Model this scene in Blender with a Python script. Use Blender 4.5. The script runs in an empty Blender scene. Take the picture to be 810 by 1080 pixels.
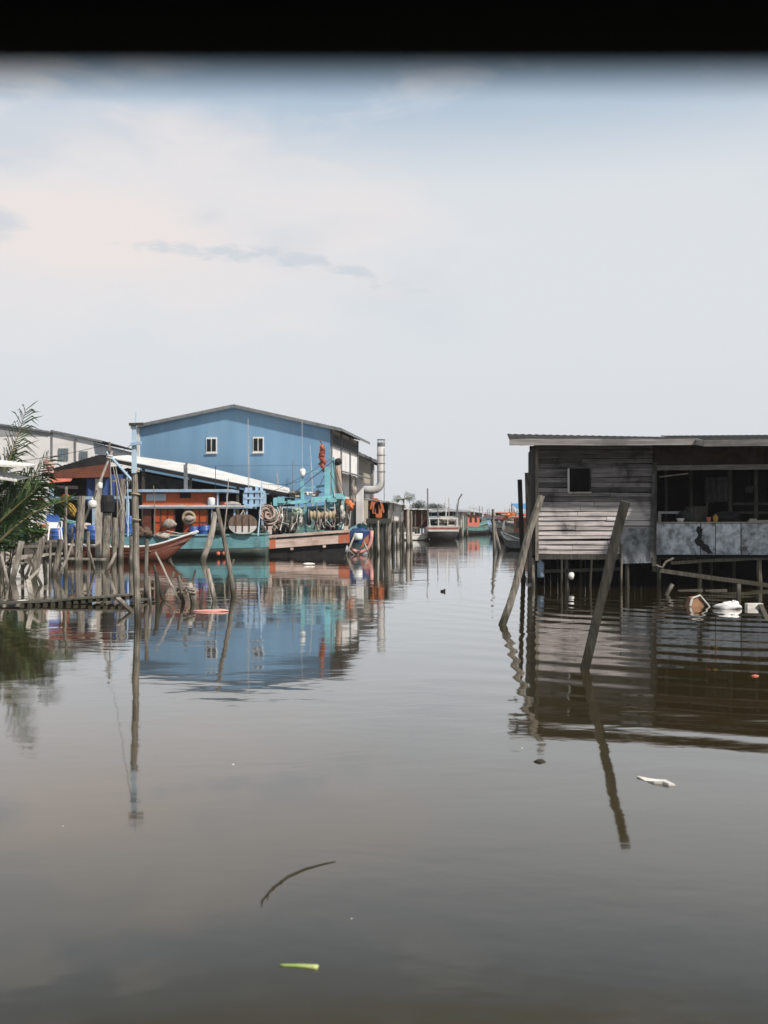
import bpy, math, random
from mathutils import Vector, Matrix, Euler
random.seed(11)
R = random.Random(5)
SC = bpy.context.scene
COL = SC.collection
H, F, CX, CY = 2.0, 1050.0, 405.0, 546.0          # eye height, focal length in photo pixels, horizon

def P(px, py, D):
    return Vector(((px - CX) / F * D, D, H + (CY - py) / F * D))
def W(px, py):                                     # a point on the water surface
    return P(px, py, H * F / (py - CY))
def dist(py): return H * F / (py - CY)

# ------------------------------------------------------------------ mesh builder
class MB:
    def __init__(s): s.v = []; s.f = []; s.t = []; s.tint = 1.0; s.M = None
    def add(s, vs, fs, tint=None):
        o = len(s.v)
        for p in vs:
            p = Vector(p)
            s.v.append(s.M @ p if s.M else p)
        t = s.tint if tint is None else tint
        for f in fs: s.f.append([i + o for i in f]); s.t.append(t)
        return s
    def box(s, c, d, rot=None, tint=None):
        c = Vector(c); x, y, z = d[0]/2, d[1]/2, d[2]/2
        vs = [Vector((a*x, b*y, e*z)) for e in (-1, 1) for b in (-1, 1) for a in (-1, 1)]
        if rot is not None:
            m = rot if isinstance(rot, Matrix) else Euler(rot).to_matrix()
            vs = [m @ p for p in vs]
        return s.add([p + c for p in vs], [(0,2,3,1),(4,5,7,6),(0,1,5,4),(2,6,7,3),(0,4,6,2),(1,3,7,5)], tint)
    def b2(s, x0, x1, y0, y1, z0, z1, tint=None):
        return s.box(((x0+x1)/2, (y0+y1)/2, (z0+z1)/2), (abs(x1-x0), abs(y1-y0), abs(z1-z0)), None, tint)
    def bar(s, p0, p1, w, h=None, roll=0.0, tint=None, segs=1, jit=0.0):
        h = h or w; p0 = Vector(p0); p1 = Vector(p1); d = (p1 - p0)
        L = d.length; d.normalize()
        up = Vector((0,0,1)) if abs(d.z) < .95 else Vector((0,1,0))
        a = d.cross(up).normalized(); b = a.cross(d).normalized()
        ca, sa = math.cos(roll), math.sin(roll)
        a, b = a*ca + b*sa, b*ca - a*sa
        vs = []; fs = []
        for i in range(segs + 1):
            q = p0 + d * (L*i/segs)
            if jit: q = q + a*R.uniform(-jit, jit) + b*R.uniform(-jit, jit)
            k = 1.0 - (R.uniform(0, .12) if jit else 0)
            for (u, v) in ((-1,-1),(1,-1),(1,1),(-1,1)):
                vs.append(q + a*(u*w/2*k) + b*(v*h/2*k))
        for i in range(segs):
            for j in range(4):
                k = (j+1) % 4
                fs.append((i*4+j, i*4+k, i*4+4+k, i*4+4+j))
        fs.append((3,2,1,0)); n = segs*4; fs.append((n, n+1, n+2, n+3))
        return s.add(vs, fs, tint)
    def tube(s, pts, rads, n=8, tint=None, jit=0.0, cap=True):
        pts = [Vector(p) for p in pts]
        if not isinstance(rads, (list, tuple)): rads = [rads]*len(pts)
        vs = []; fs = []; a = None
        for i, p in enumerate(pts):
            d = (pts[min(i+1, len(pts)-1)] - pts[max(i-1, 0)]).normalized()
            if a is None:
                up = Vector((0,0,1)) if abs(d.z) < .9 else Vector((1,0,0))
                a = d.cross(up).normalized()
            else: a = (a - d*a.dot(d)).normalized()
            b = d.cross(a)
            for k in range(n):
                t = 2*math.pi*k/n
                r = rads[i]*(1 + (R.uniform(-jit, jit) if jit else 0))
                vs.append(p + (a*math.cos(t) + b*math.sin(t))*r)
        for i in range(len(pts)-1):
            for k in range(n):
                k2 = (k+1) % n
                fs.append((i*n+k, i*n+k2, (i+1)*n+k2, (i+1)*n+k))
        if cap:
            fs.append(tuple(range(n-1, -1, -1))); m = (len(pts)-1)*n
            fs.append(tuple(range(m, m+n)))
        return s.add(vs, fs, tint)
    def lathe(s, c, prof, n=16, axis='Z', tint=None):
        c = Vector(c); vs = []; fs = []
        for (r, z) in prof:
            for k in range(n):
                t = 2*math.pi*k/n; x, y = r*math.cos(t), r*math.sin(t)
                q = (x, y, z) if axis == 'Z' else ((z, x, y) if axis == 'X' else (x, z, -y))
                vs.append(c + Vector(q))
        for i in range(len(prof)-1):
            for k in range(n):
                k2 = (k+1) % n
                fs.append((i*n+k, i*n+k2, (i+1)*n+k2, (i+1)*n+k))
        fs.append(tuple(range(n-1, -1, -1))); m = (len(prof)-1)*n
        fs.append(tuple(range(m, m+n)))
        return s.add(vs, fs, tint)
    def torus(s, c, Rm, r, normal=(0,1,0), n=20, m=7, tint=None):
        q = Vector(normal).normalized().to_track_quat('Z', 'Y'); c = Vector(c)
        vs = []; fs = []
        for i in range(n):
            t = 2*math.pi*i/n
            for j in range(m):
                u = 2*math.pi*j/m
                rr = Rm + r*math.cos(u)
                vs.append(c + q @ Vector((rr*math.cos(t), rr*math.sin(t), r*math.sin(u))))
        for i in range(n):
            for j in range(m):
                a = (i+1) % n; b = (j+1) % m
                fs.append((i*m+j, a*m+j, a*m+b, i*m+b))
        return s.add(vs, fs, tint)
    def blob(s, c, r, n=12, m=8, noise=.12, tint=None, flat=None):
        c = Vector(c); vs = []; fs = []
        if not isinstance(r, (tuple, list)): r = (r, r, r)
        ph = [R.uniform(0, 6.28) for _ in range(6)]
        for i in range(m+1):
            v = math.pi*i/m
            for k in range(n):
                u = 2*math.pi*k/n
                g = 1 + noise*(math.sin(2*u+ph[0])*math.sin(3*v+ph[1]) + .6*math.sin(5*u+ph[2]+2*v) + .5*math.sin(4*v+ph[3]+3*u))
                q = Vector((r[0]*math.sin(v)*math.cos(u)*g, r[1]*math.sin(v)*math.sin(u)*g, r[2]*math.cos(v)*g))
                if flat is not None: q.z = max(q.z, flat)
                vs.append(c + q)
        for i in range(m):
            for k in range(n):
                k2 = (k+1) % n
                fs.append((i*n+k, (i+1)*n+k, (i+1)*n+k2, i*n+k2))
        return s.add(vs, fs, tint)
    def sheet(s, a, b, c, d, waves=0, amp=.02, th=.012, nv=1, sag=0, jit=0, tint=None):
        """sheet a-b (near edge) d-c (far edge); corrugations run from the near to the far edge"""
        a, b, c, d = map(Vector, (a, b, c, d))
        nu = max(1, waves*4); nrm = (b-a).cross(d-a).normalized()
        top = []; bot = []
        for j in range(nv+1):
            v = j/nv
            for i in range(nu+1):
                u = i/nu
                p = (a*(1-u)+b*u)*(1-v) + (d*(1-u)+c*u)*v
                o = amp*math.sin(2*math.pi*waves*u) if waves else 0
                o -= sag*4*v*(1-v) + (R.uniform(-jit, jit) if jit else 0)
                top.append(p + nrm*o); bot.append(p + nrm*(o-th))
        n = nu+1; N = len(top); fs = []
        for j in range(nv):
            for i in range(nu):
                q = j*n+i
                fs.append((q, q+1, q+n+1, q+n)); fs.append((N+q, N+q+n, N+q+n+1, N+q+1))
        for i in range(nu):
            fs.append((i, N+i, N+i+1, i+1)); q = nv*n+i
            fs.append((q, q+1, N+q+1, N+q))
        for j in range(nv):
            q = j*n; fs.append((q, q+n, N+q+n, N+q)); q = j*n+nu
            fs.append((q, N+q, N+q+n, q+n))
        return s.add(top+bot, fs, tint)
    def prism(s, poly, y0, y1, tint=None):
        """poly in (x,z), extruded along y"""
        n = len(poly)
        vs = [(x, y0, z) for x, z in poly] + [(x, y1, z) for x, z in poly]
        fs = [tuple(range(n)), tuple(range(2*n-1, n-1, -1))]
        for i in range(n):
            k = (i+1) % n; fs.append((i, i+n, k+n, k))
        return s.add(vs, fs, tint)
    def build(s, name, mat, parent=None, smooth=False, org=None, loc=None):
        me = bpy.data.meshes.new(name)
        vs = s.v
        if parent is not None and org is None and '_wloc' in parent:
            org = Vector(parent['_wloc'])
        if parent is None and org is None:
            xs = [p.x for p in vs]; ys = [p.y for p in vs]; zs = [p.z for p in vs]
            org = Vector(((min(xs)+max(xs))/2, (min(ys)+max(ys))/2, max(min(zs), 0)))
        if org is not None: vs = [p - org for p in vs]
        me.from_pydata([tuple(p) for p in vs], [], s.f)
        at = me.attributes.new('tint', 'FLOAT', 'FACE')
        at.data.foreach_set('value', s.t)
        me.materials.append(mat)
        if smooth: me.polygons.foreach_set('use_smooth', [True]*len(me.polygons))
        import bmesh
        bm = bmesh.new(); bm.from_mesh(me)
        bmesh.ops.recalc_face_normals(bm, faces=bm.faces); bm.to_mesh(me); bm.free()
        o = bpy.data.objects.new(name, me); COL.objects.link(o)
        if parent is not None: o.parent = parent
        elif org is not None: o.location = org
        if loc is not None: o.location = loc
        if parent is not None and '_wloc' in parent: o['_wloc'] = list(parent['_wloc'])
        return o

def tag(o, label=None, cat=None, group=None, kind=None):
    if label: o['label'] = label
    if cat: o['category'] = cat
    if group: o['group'] = group
    if kind: o['kind'] = kind
    return o
def thing(name, loc, label, cat, group=None, rz=0, world=False):
    """an Empty; world=True: its parts are written in world coordinates"""
    o = bpy.data.objects.new(name, None); COL.objects.link(o)
    o.location = loc; o.rotation_euler = (0, 0, rz); o.empty_display_size = .3
    if world: o['_wloc'] = list(loc)
    return tag(o, label, cat, group)
def copy_tree(o, parent=None):
    c = o.copy(); COL.objects.link(c); c.parent = parent
    for ch in [x for x in COL.objects if x.parent == o]: copy_tree(ch, c)
    return c

# ------------------------------------------------------------------ materials
def nn(nt, t, **kw):
    n = nt.nodes.new(t)
    for k, v in kw.items():
        if k == 'i':
            for a, b in v.items(): n.inputs[a].default_value = b
        else: setattr(n, k, v)
    return n
def mth(nt, op, a, b=None, c=None, clamp=False):
    n = nt.nodes.new('ShaderNodeMath'); n.operation = op; n.use_clamp = clamp
    for i, x in enumerate((a, b, c)):
        if x is None: continue
        if isinstance(x, (int, float)): n.inputs[i].default_value = x
        else: nt.links.new(x, n.inputs[i])
    return n.outputs[0]
def mixc(nt, f, a, b, mode='MIX'):
    n = nt.nodes.new('ShaderNodeMix'); n.data_type = 'RGBA'; n.blend_type = mode
    for s, x in (('Factor', f), ('A', a), ('B', b)):
        sock = [i for i in n.inputs if i.name == s and i.enabled][0]
        if isinstance(x, (int, float)): sock.default_value = x
        elif isinstance(x, (tuple, list)): sock.default_value = (*x[:3], 1)
        else: nt.links.new(x, sock)
    return [o for o in n.outputs if o.enabled][0]
def noise(nt, vec, scale, detail=4, rough=.6, dist=0):
    n = nn(nt, 'ShaderNodeTexNoise', i={'Scale': scale, 'Detail': detail, 'Roughness': rough, 'Distortion': dist})
    nt.links.new(vec, n.inputs['Vector']); return n.outputs['Fac']
def smooth(nt, x, a, b):
    n = nn(nt, 'ShaderNodeMapRange', interpolation_type='SMOOTHSTEP', i={'From Min': a, 'From Max': b})
    nt.links.new(x, n.inputs['Value']); return n.outputs['Result']

def mat(name, col, col2=None, rough=.75, scale=(1,1,1), freq=4, dirt=None, dirt_amt=.5, dfreq=1.5, metal=0,
        tide=False, bump=0.0, spec=.3, var=.25, dirt_lo=.5, trans=None):
    m = bpy.data.materials.new(name); m.use_nodes = True; nt = m.node_tree
    b = nt.nodes['Principled BSDF']
    tc = nn(nt, 'ShaderNodeTexCoord'); mp = nn(nt, 'ShaderNodeMapping'); mp.inputs['Scale'].default_value = scale
    oi = nn(nt, 'ShaderNodeObjectInfo')
    off = nn(nt, 'ShaderNodeVectorMath', operation='SCALE'); off.inputs[0].default_value = (7, 13, 29)
    nt.links.new(oi.outputs['Random'], off.inputs['Scale'])
    ad = nn(nt, 'ShaderNodeVectorMath', operation='ADD')
    nt.links.new(tc.outputs['Object'], ad.inputs[0]); nt.links.new(off.outputs[0], ad.inputs[1])
    nt.links.new(ad.outputs[0], mp.inputs['Vector'])
    col2 = col2 or tuple(c*.72 for c in col)
    f1 = noise(nt, mp.outputs[0], freq, 6, .65)
    c = mixc(nt, smooth(nt, f1, .35, .68), col, col2)
    if dirt:
        f2 = noise(nt, ad.outputs[0], dfreq, 5, .62, .3)
        c = mixc(nt, mth(nt, 'MULTIPLY', smooth(nt, f2, dirt_lo, dirt_lo+.2), dirt_amt), c, dirt)
    if tide:
        g = nn(nt, 'ShaderNodeNewGeometry'); sx = nn(nt, 'ShaderNodeSeparateXYZ')
        nt.links.new(g.outputs['Position'], sx.inputs[0])
        z = mth(nt, 'ADD', sx.outputs['Z'], mth(nt, 'MULTIPLY', f1, -.35))
        c = mixc(nt, mth(nt, 'MULTIPLY', mth(nt, 'SUBTRACT', 1.0, smooth(nt, z, -.10, .26)), .85), c, (.035, .034, .022))
    at = nn(nt, 'ShaderNodeAttribute', attribute_name='tint')
    v = mth(nt, 'MULTIPLY', at.outputs['Fac'], mth(nt, 'ADD', 1 - var/2, mth(nt, 'MULTIPLY', oi.outputs['Random'], var)))
    hs = nn(nt, 'ShaderNodeVectorMath', operation='SCALE')
    nt.links.new(c, hs.inputs[0]); nt.links.new(v, hs.inputs['Scale'])
    nt.links.new(hs.outputs[0], b.inputs['Base Color'])
    b.inputs['Roughness'].default_value = rough; b.inputs['Metallic'].default_value = metal
    b.inputs['Specular IOR Level'].default_value = spec
    if bump:
        bp = nn(nt, 'ShaderNodeBump', i={'Strength': 1.0, 'Distance': bump})
        nt.links.new(f1, bp.inputs['Height']); nt.links.new(bp.outputs[0], b.inputs['Normal'])
    if trans: 
        b.inputs['Transmission Weight'].default_value = trans
    return m

GREYWOOD = mat('weathered_wood', (.29,.262,.225), (.095,.083,.068), .85, (9,9,.8), 2.4, (.055,.052,.04), .65, 1.6, tide=True, bump=.012)
DARKWOOD = mat('dark_old_wood', (.085,.080,.066), (.035,.034,.028), .85, (9,9,.8), 2.2, (.03,.03,.025), .5, 1.2, tide=True, bump=.012)
PALEWOOD = mat('bleached_wood', (.47,.43,.38), (.27,.24,.20), .85, (6,6,1.0), 2.5, (.12,.11,.09), .4, 1.5, tide=True, bump=.008)
HPLANK = mat('board_wall_wood', (.62,.565,.55), (.33,.30,.295), .85, (.55,9,9), 2.4, (.035,.035,.038), .85, .9, bump=.008, var=0, dirt_lo=.50)
HPLANK_D = mat('sooty_board_wood', (.13,.125,.125), (.055,.053,.055), .85, (.6,9,9), 2.4, (.02,.02,.022), .8, .9, bump=.006, var=0)
BROWNBD = mat('rusty_brown_sheet', (.075,.046,.038), (.035,.025,.022), .8, (1,1,2), 1.5, (.02,.017,.016), .7, 1.0, var=0)
ZINCOLD = mat('mottled_old_zinc', (.66,.71,.77), (.22,.245,.27), .6, (1,1,.8), 4.5, (.05,.05,.05), .9, 2.6, var=.15, metal=.15, dirt_lo=.52)
ZINC = mat('zinc_sheet', (.42,.43,.44), (.27,.27,.28), .5, (1,1,1), 1.5, (.22,.14,.09), .5, 1.0, metal=.3)
ROOFDARK = mat('dark_roof_sheet', (.055,.055,.058), (.03,.03,.032), .9, (1,1,1), 1.2, (.06,.04,.03), .5, .8, var=0, spec=.1)
FASCIA = mat('fascia_board', (.36,.335,.325), (.17,.16,.16), .8, (.4,8,8), 2.2, (.08,.08,.082), .6, .8, var=0)
WHITEROOF = mat('bright_zinc_roof', (.80,.80,.79), (.66,.65,.63), .5, (1,.3,1), 1.0, (.45,.40,.34), .35, .7, var=.05)
BLUEWALL = mat('blue_painted_cladding', (.19,.345,.51), (.165,.305,.46), .6, (1.2,1.2,.10), 1.0, (.20,.31,.42), .35, .45, var=0)
WHITEWALL = mat('white_wall', (.83,.82,.81), (.75,.73,.72), .7, (1,1,.3), .6, (.48,.43,.37), .4, .5, var=0)
CREAMWALL = mat('cream_wall', (.62,.56,.47), (.52,.46,.37), .7, (1,1,.3), .8, (.36,.29,.20), .5, .7, var=0)
GREYTRIM = mat('grey_trim', (.20,.21,.22), (.13,.135,.14), .6, var=.1)
WHITEPAINT = mat('white_paint', (.78,.77,.75), (.66,.64,.61), .55, freq=2, dirt=(.36,.28,.2), dirt_amt=.4, dfreq=2)
GLASS = mat('dark_window_glass', (.014,.017,.022), (.008,.010,.013), .35, spec=.12, var=0)
BLACK = mat('black_dark_paint', (.018,.018,.02), (.010,.010,.011), .7, dirt=(.05,.045,.04), dirt_amt=.5)
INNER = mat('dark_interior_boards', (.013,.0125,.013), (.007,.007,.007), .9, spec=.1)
ORANGE = mat('orange_paint', (.52,.105,.03), (.40,.075,.022), .55, freq=2.5, dirt=(.16,.05,.025), dirt_amt=.5, dfreq=2)
REDBROWN = mat('red_brown_hull_paint', (.15,.046,.027), (.09,.03,.02), .6, (.5,2,2), 2.5, (.06,.03,.025), .6, 1.4)
TEAL = mat('teal_hull_paint', (.19,.40,.44), (.13,.31,.35), .55, (.4,1,3), 2, (.07,.09,.085), .6, 1.6)
TEALG = mat('faded_teal_green_paint', (.15,.31,.29), (.10,.22,.21), .6, (.4,1,3), 2, (.06,.075,.06), .7, 1.3)
AQUA = mat('aqua_gantry_paint', (.24,.54,.60), (.17,.43,.50), .5, freq=3, dirt=(.16,.10,.06), dirt_amt=.55, dfreq=2.5)
PALEBLUE = mat('pale_blue_paint', (.40,.55,.70), (.30,.44,.60), .5, freq=3, dirt=(.22,.22,.22), dirt_amt=.5, dfreq=2.5)
PINKWOOD = mat('faded_pink_white_timber', (.66,.53,.47), (.48,.35,.30), .7, (.4,3,3), 2.5, (.20,.12,.08), .5, 1.3)
RUSTRED = mat('flaking_orange_red_paint', (.50,.13,.06), (.40,.17,.11), .7, freq=3, dirt=(.42,.30,.24), dirt_amt=.6, dfreq=3)
BLUEPL = mat('blue_plastic', (.035,.115,.40), (.03,.085,.30), .4, freq=2, spec=.5)
BLUETARP = mat('blue_tarpaulin', (.035,.075,.22), (.02,.045,.14), .6, freq=2)
WHITEPL = mat('white_plastic', (.80,.79,.77), (.70,.69,.66), .4, freq=2, spec=.5)
ORANGETARP = mat('orange_tarpaulin', (.62,.19,.07), (.48,.14,.055), .65, freq=2)
BROWNTARP = mat('brown_orange_awning', (.12,.037,.02), (.08,.026,.015), .7, (1,1,1), 2)
SALMON = mat('salmon_red_sheet', (.60,.17,.12), (.48,.13,.09), .6, freq=2)
NETG = mat('dark_green_net', (.03,.045,.04), (.055,.065,.055), .9, freq=18, bump=.02)
NETP = mat('pale_net_and_rope', (.47,.42,.37), (.24,.20,.17), .9, freq=16, bump=.02)
NETBR = mat('brown_net', (.16,.11,.08), (.08,.055,.04), .9, freq=16, bump=.02)
ROPE = mat('beige_rope', (.50,.41,.28), (.34,.27,.18), .85, freq=9, bump=.01)
WHROPE = mat('white_rope', (.66,.64,.60), (.5,.48,.44), .8, freq=6)
WIRE = mat('black_wire', (.03,.03,.032), (.02,.02,.02), .6)
STEEL = mat('galvanised_steel', (.52,.51,.505), (.43,.42,.42), .9, (1,1,.6), 2.5, (.30,.27,.25), .4, 2, spec=.1)
RED = mat('red_cloth', (.44,.13,.08), (.24,.06,.04), .8, freq=4)
YELLOW = mat('yellow_plastic', (.62,.38,.07), (.5,.3,.05), .5, freq=3)
LEAF = mat('nipa_leaf', (.07,.125,.038), (.035,.07,.024), .5, freq=3, spec=.4, dirt=(.10,.11,.045), dirt_amt=.5, dfreq=2)
LEAF2 = mat('bush_leaf', (.055,.115,.03), (.03,.07,.02), .5, freq=3, spec=.4)
FARLEAF = mat('far_foliage', (.05,.075,.045), (.03,.05,.03), .7, freq=.6)
STALK = mat('palm_stalk', (.22,.20,.09), (.14,.12,.06), .6, freq=3)
BARK = mat('bark', (.14,.11,.085), (.08,.065,.05), .9, freq=3)
FOAM = mat('foam_plastic', (.80,.78,.74), (.62,.58,.52), .7, freq=3, dirt=(.38,.30,.2), dirt_amt=.5, dfreq=4)
CARD = mat('brown_soaked_card', (.34,.19,.11), (.24,.13,.075), .8, freq=4)
PINKPL = mat('pink_plastic', (.72,.36,.32), (.6,.28,.25), .5, freq=2)
MUD = mat('wet_mud', (.07,.058,.042), (.045,.037,.028), .55, freq=1.2, bump=.05, var=0)
CANVASB = mat('black_boat_canopy', (.012,.011,.011), (.008,.008,.008), .8, var=0)
LEAFG = mat('fresh_green_stalk', (.26,.42,.09), (.55,.60,.28), .45, (1,1,1), 9, var=0)
SKIN1 = mat('tan_boards', (.36,.25,.17), (.24,.16,.11), .8, (8,8,1), 2)

# ------------------------------------------------------------------ camera, light, sky
cam = bpy.data.cameras.new('camera'); co = bpy.data.objects.new('camera', cam); COL.objects.link(co)
co.location = (0, 0, H)
cam.sensor_fit = 'AUTO'; cam.sensor_width = 36; cam.lens = 35
co.rotation_euler = (math.radians(90) + math.atan((CY-540)/F), 0, 0)
cam.clip_start = .02; cam.clip_end = 6000
cam.dof.use_dof = True; cam.dof.focus_distance = 20; cam.dof.aperture_fstop = 2.5
SC.camera = co
EL, AZ = math.radians(45), math.radians(130)
sv = Vector((math.sin(AZ)*math.cos(EL), math.cos(AZ)*math.cos(EL), math.sin(EL)))
sl = bpy.data.lights.new('sun', 'SUN'); sl.energy = 4.8; sl.angle = math.radians(2.5); sl.color = (1, .93, .85)
so = bpy.data.objects.new('sun', sl); COL.objects.link(so); so.rotation_euler = sv.to_track_quat('Z', 'Y').to_euler()
so.location = (30, -30, 40)

w = bpy.data.worlds.new('World'); SC.world = w; w.use_nodes = True
nt = w.node_tree; bg = nt.nodes['Background']; bg.inputs['Strength'].default_value = .1
sky = nn(nt, 'ShaderNodeTexSky', sky_type='NISHITA', sun_disc=False, sun_elevation=EL, sun_rotation=AZ, air_density=1.2, dust_density=3.0)
tc = nn(nt, 'ShaderNodeTexCoord'); sx = nn(nt, 'ShaderNodeSeparateXYZ'); nt.links.new(tc.outputs['Generated'], sx.inputs[0])
X, Y, Z = sx.outputs
hor = mth(nt, 'MAXIMUM', mth(nt, 'SQRT', mth(nt, 'ADD', mth(nt, 'MULTIPLY', X, X), mth(nt, 'MULTIPLY', Y, Y))), .05)
v = mth(nt, 'DIVIDE', mth(nt, 'MAXIMUM', Z, 0.0), hor)             # tangent of the elevation
u = mth(nt, 'ARCTAN2', X, Y)
cv = nn(nt, 'ShaderNodeCombineXYZ'); nt.links.new(u, cv.inputs[0]); nt.links.new(mth(nt, 'MULTIPLY', v, 2.6), cv.inputs[1])
n1 = noise(nt, cv.outputs[0], 2.6, 5, .52, .25)                    # broad veils
n2 = noise(nt, cv.outputs[0], 7.0, 6, .55, .4)
cv2 = nn(nt, 'ShaderNodeCombineXYZ'); nt.links.new(mth(nt, 'MULTIPLY', u, .5), cv2.inputs[0]); nt.links.new(mth(nt, 'MULTIPLY', v, 3.0), cv2.inputs[1])
n3 = noise(nt, cv2.outputs[0], 22.0, 5, .55, .3)
n4 = noise(nt, cv.outputs[0], 30.0, 6, .6, .3)
S = 10.0
def C(r, g, b): return tuple((x/255/12.92 if x/255 <= .04045 else ((x/255+.055)/1.055)**2.4)*S for x in (r, g, b))
c = mixc(nt, smooth(nt, v, .02, .22), C(221,225,231), C(225,229,233))
c = mixc(nt, smooth(nt, v, .31, .48), c, C(156,183,209))
c = mixc(nt, mth(nt, 'MULTIPLY', smooth(nt, v, .42, .56), .92), c, C(106,106,98))
# warm bright bank low on the left
du = mth(nt, 'DIVIDE', mth(nt, 'ADD', u, .27), .34); dv = mth(nt, 'DIVIDE', mth(nt, 'SUBTRACT', v, .285), .12)
rr = mth(nt, 'ADD', mth(nt, 'MULTIPLY', du, du), mth(nt, 'MULTIPLY', dv, dv))
rr = mth(nt, 'ADD', rr, mth(nt, 'MULTIPLY', mth(nt, 'SUBTRACT', n2, .5), 2.6))
c = mixc(nt, mth(nt, 'MULTIPLY', mth(nt, 'SUBTRACT', 1.0, smooth(nt, rr, .05, 1.35)), .85), c, C(236,231,231))
du = mth(nt, 'DIVIDE', mth(nt, 'ADD', u, .30), .15); dv = mth(nt, 'DIVIDE', mth(nt, 'SUBTRACT', v, .278), .045)
rr = mth(nt, 'ADD', mth(nt, 'ADD', mth(nt, 'MULTIPLY', du, du), mth(nt, 'MULTIPLY', dv, dv)), mth(nt, 'MULTIPLY', mth(nt, 'SUBTRACT', n1, .5), 1.5))
c = mixc(nt, mth(nt, 'MULTIPLY', mth(nt, 'SUBTRACT', 1.0, smooth(nt, rr, .0, 1.4)), .6), c, C(245,233,228))
# general veil, grey-blue and pale patches
c = mixc(nt, mth(nt, 'MULTIPLY', smooth(nt, n1, .5, .68), mth(nt, 'MULTIPLY', smooth(nt, v, .12, .3), .5)), c, C(190,206,219))
c = mixc(nt, mth(nt, 'MULTIPLY', smooth(nt, n2, .52, .7), mth(nt, 'MULTIPLY', smooth(nt, v, .33, .40), .5)), c, C(222,224,229))
# thin grey wisp
du = mth(nt, 'DIVIDE', mth(nt, 'ADD', u, .115), .115)
mid = mth(nt, 'ADD', .2605, mth(nt, 'MULTIPLY', du, -.006))
mid = mth(nt, 'SUBTRACT', mid, mth(nt, 'MULTIPLY', smooth(nt, du, .2, 1.3), .022))
dv = mth(nt, 'DIVIDE', mth(nt, 'SUBTRACT', v, mid), .0085)
rr = mth(nt, 'ADD', mth(nt, 'MULTIPLY', mth(nt, 'MULTIPLY', du, du), .7), mth(nt, 'MULTIPLY', dv, dv))
rr = mth(nt, 'ADD', rr, mth(nt, 'MULTIPLY', mth(nt, 'SUBTRACT', n4, .5), 6.5))
c = mixc(nt, mth(nt, 'MULTIPLY', mth(nt, 'SUBTRACT', 1.0, smooth(nt, rr, -.3, 1.4)), .75), c, C(206,214,222))
# grey cloud at the left edge
du = mth(nt, 'DIVIDE', mth(nt, 'ADD', u, .40), .06); dv = mth(nt, 'DIVIDE', mth(nt, 'SUBTRACT', v, .275), .022)
rr = mth(nt, 'ADD', mth(nt, 'ADD', mth(nt, 'MULTIPLY', du, du), mth(nt, 'MULTIPLY', dv, dv)), mth(nt, 'MULTIPLY', mth(nt, 'SUBTRACT', n3, .5), 2.0))
c = mixc(nt, mth(nt, 'MULTIPLY', mth(nt, 'SUBTRACT', 1.0, smooth(nt, rr, .1, 1.2)), .7), c, C(205,213,222))
# bright puff high left
du = mth(nt, 'DIVIDE', mth(nt, 'ADD', u, .375), .085); dv = mth(nt, 'DIVIDE', mth(nt, 'SUBTRACT', v, .428), .028)
rr = mth(nt, 'ADD', mth(nt, 'ADD', mth(nt, 'MULTIPLY', du, du), mth(nt, 'MULTIPLY', dv, dv)), mth(nt, 'MULTIPLY', mth(nt, 'SUBTRACT', n3, .5), 3.0))
c = mixc(nt, mth(nt, 'MULTIPLY', mth(nt, 'SUBTRACT', 1.0, smooth(nt, rr, .1, 1.2)), .8), c, C(219,223,229))
c = mixc(nt, .95, sky.outputs[0], c)
nt.links.new(c, bg.inputs['Color'])
SC.view_settings.view_transform = 'Standard'; SC.view_settings.look = 'None'
SC.view_settings.exposure = 0; SC.view_settings.gamma = 1; SC.view_settings.use_curve_mapping = False

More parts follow.
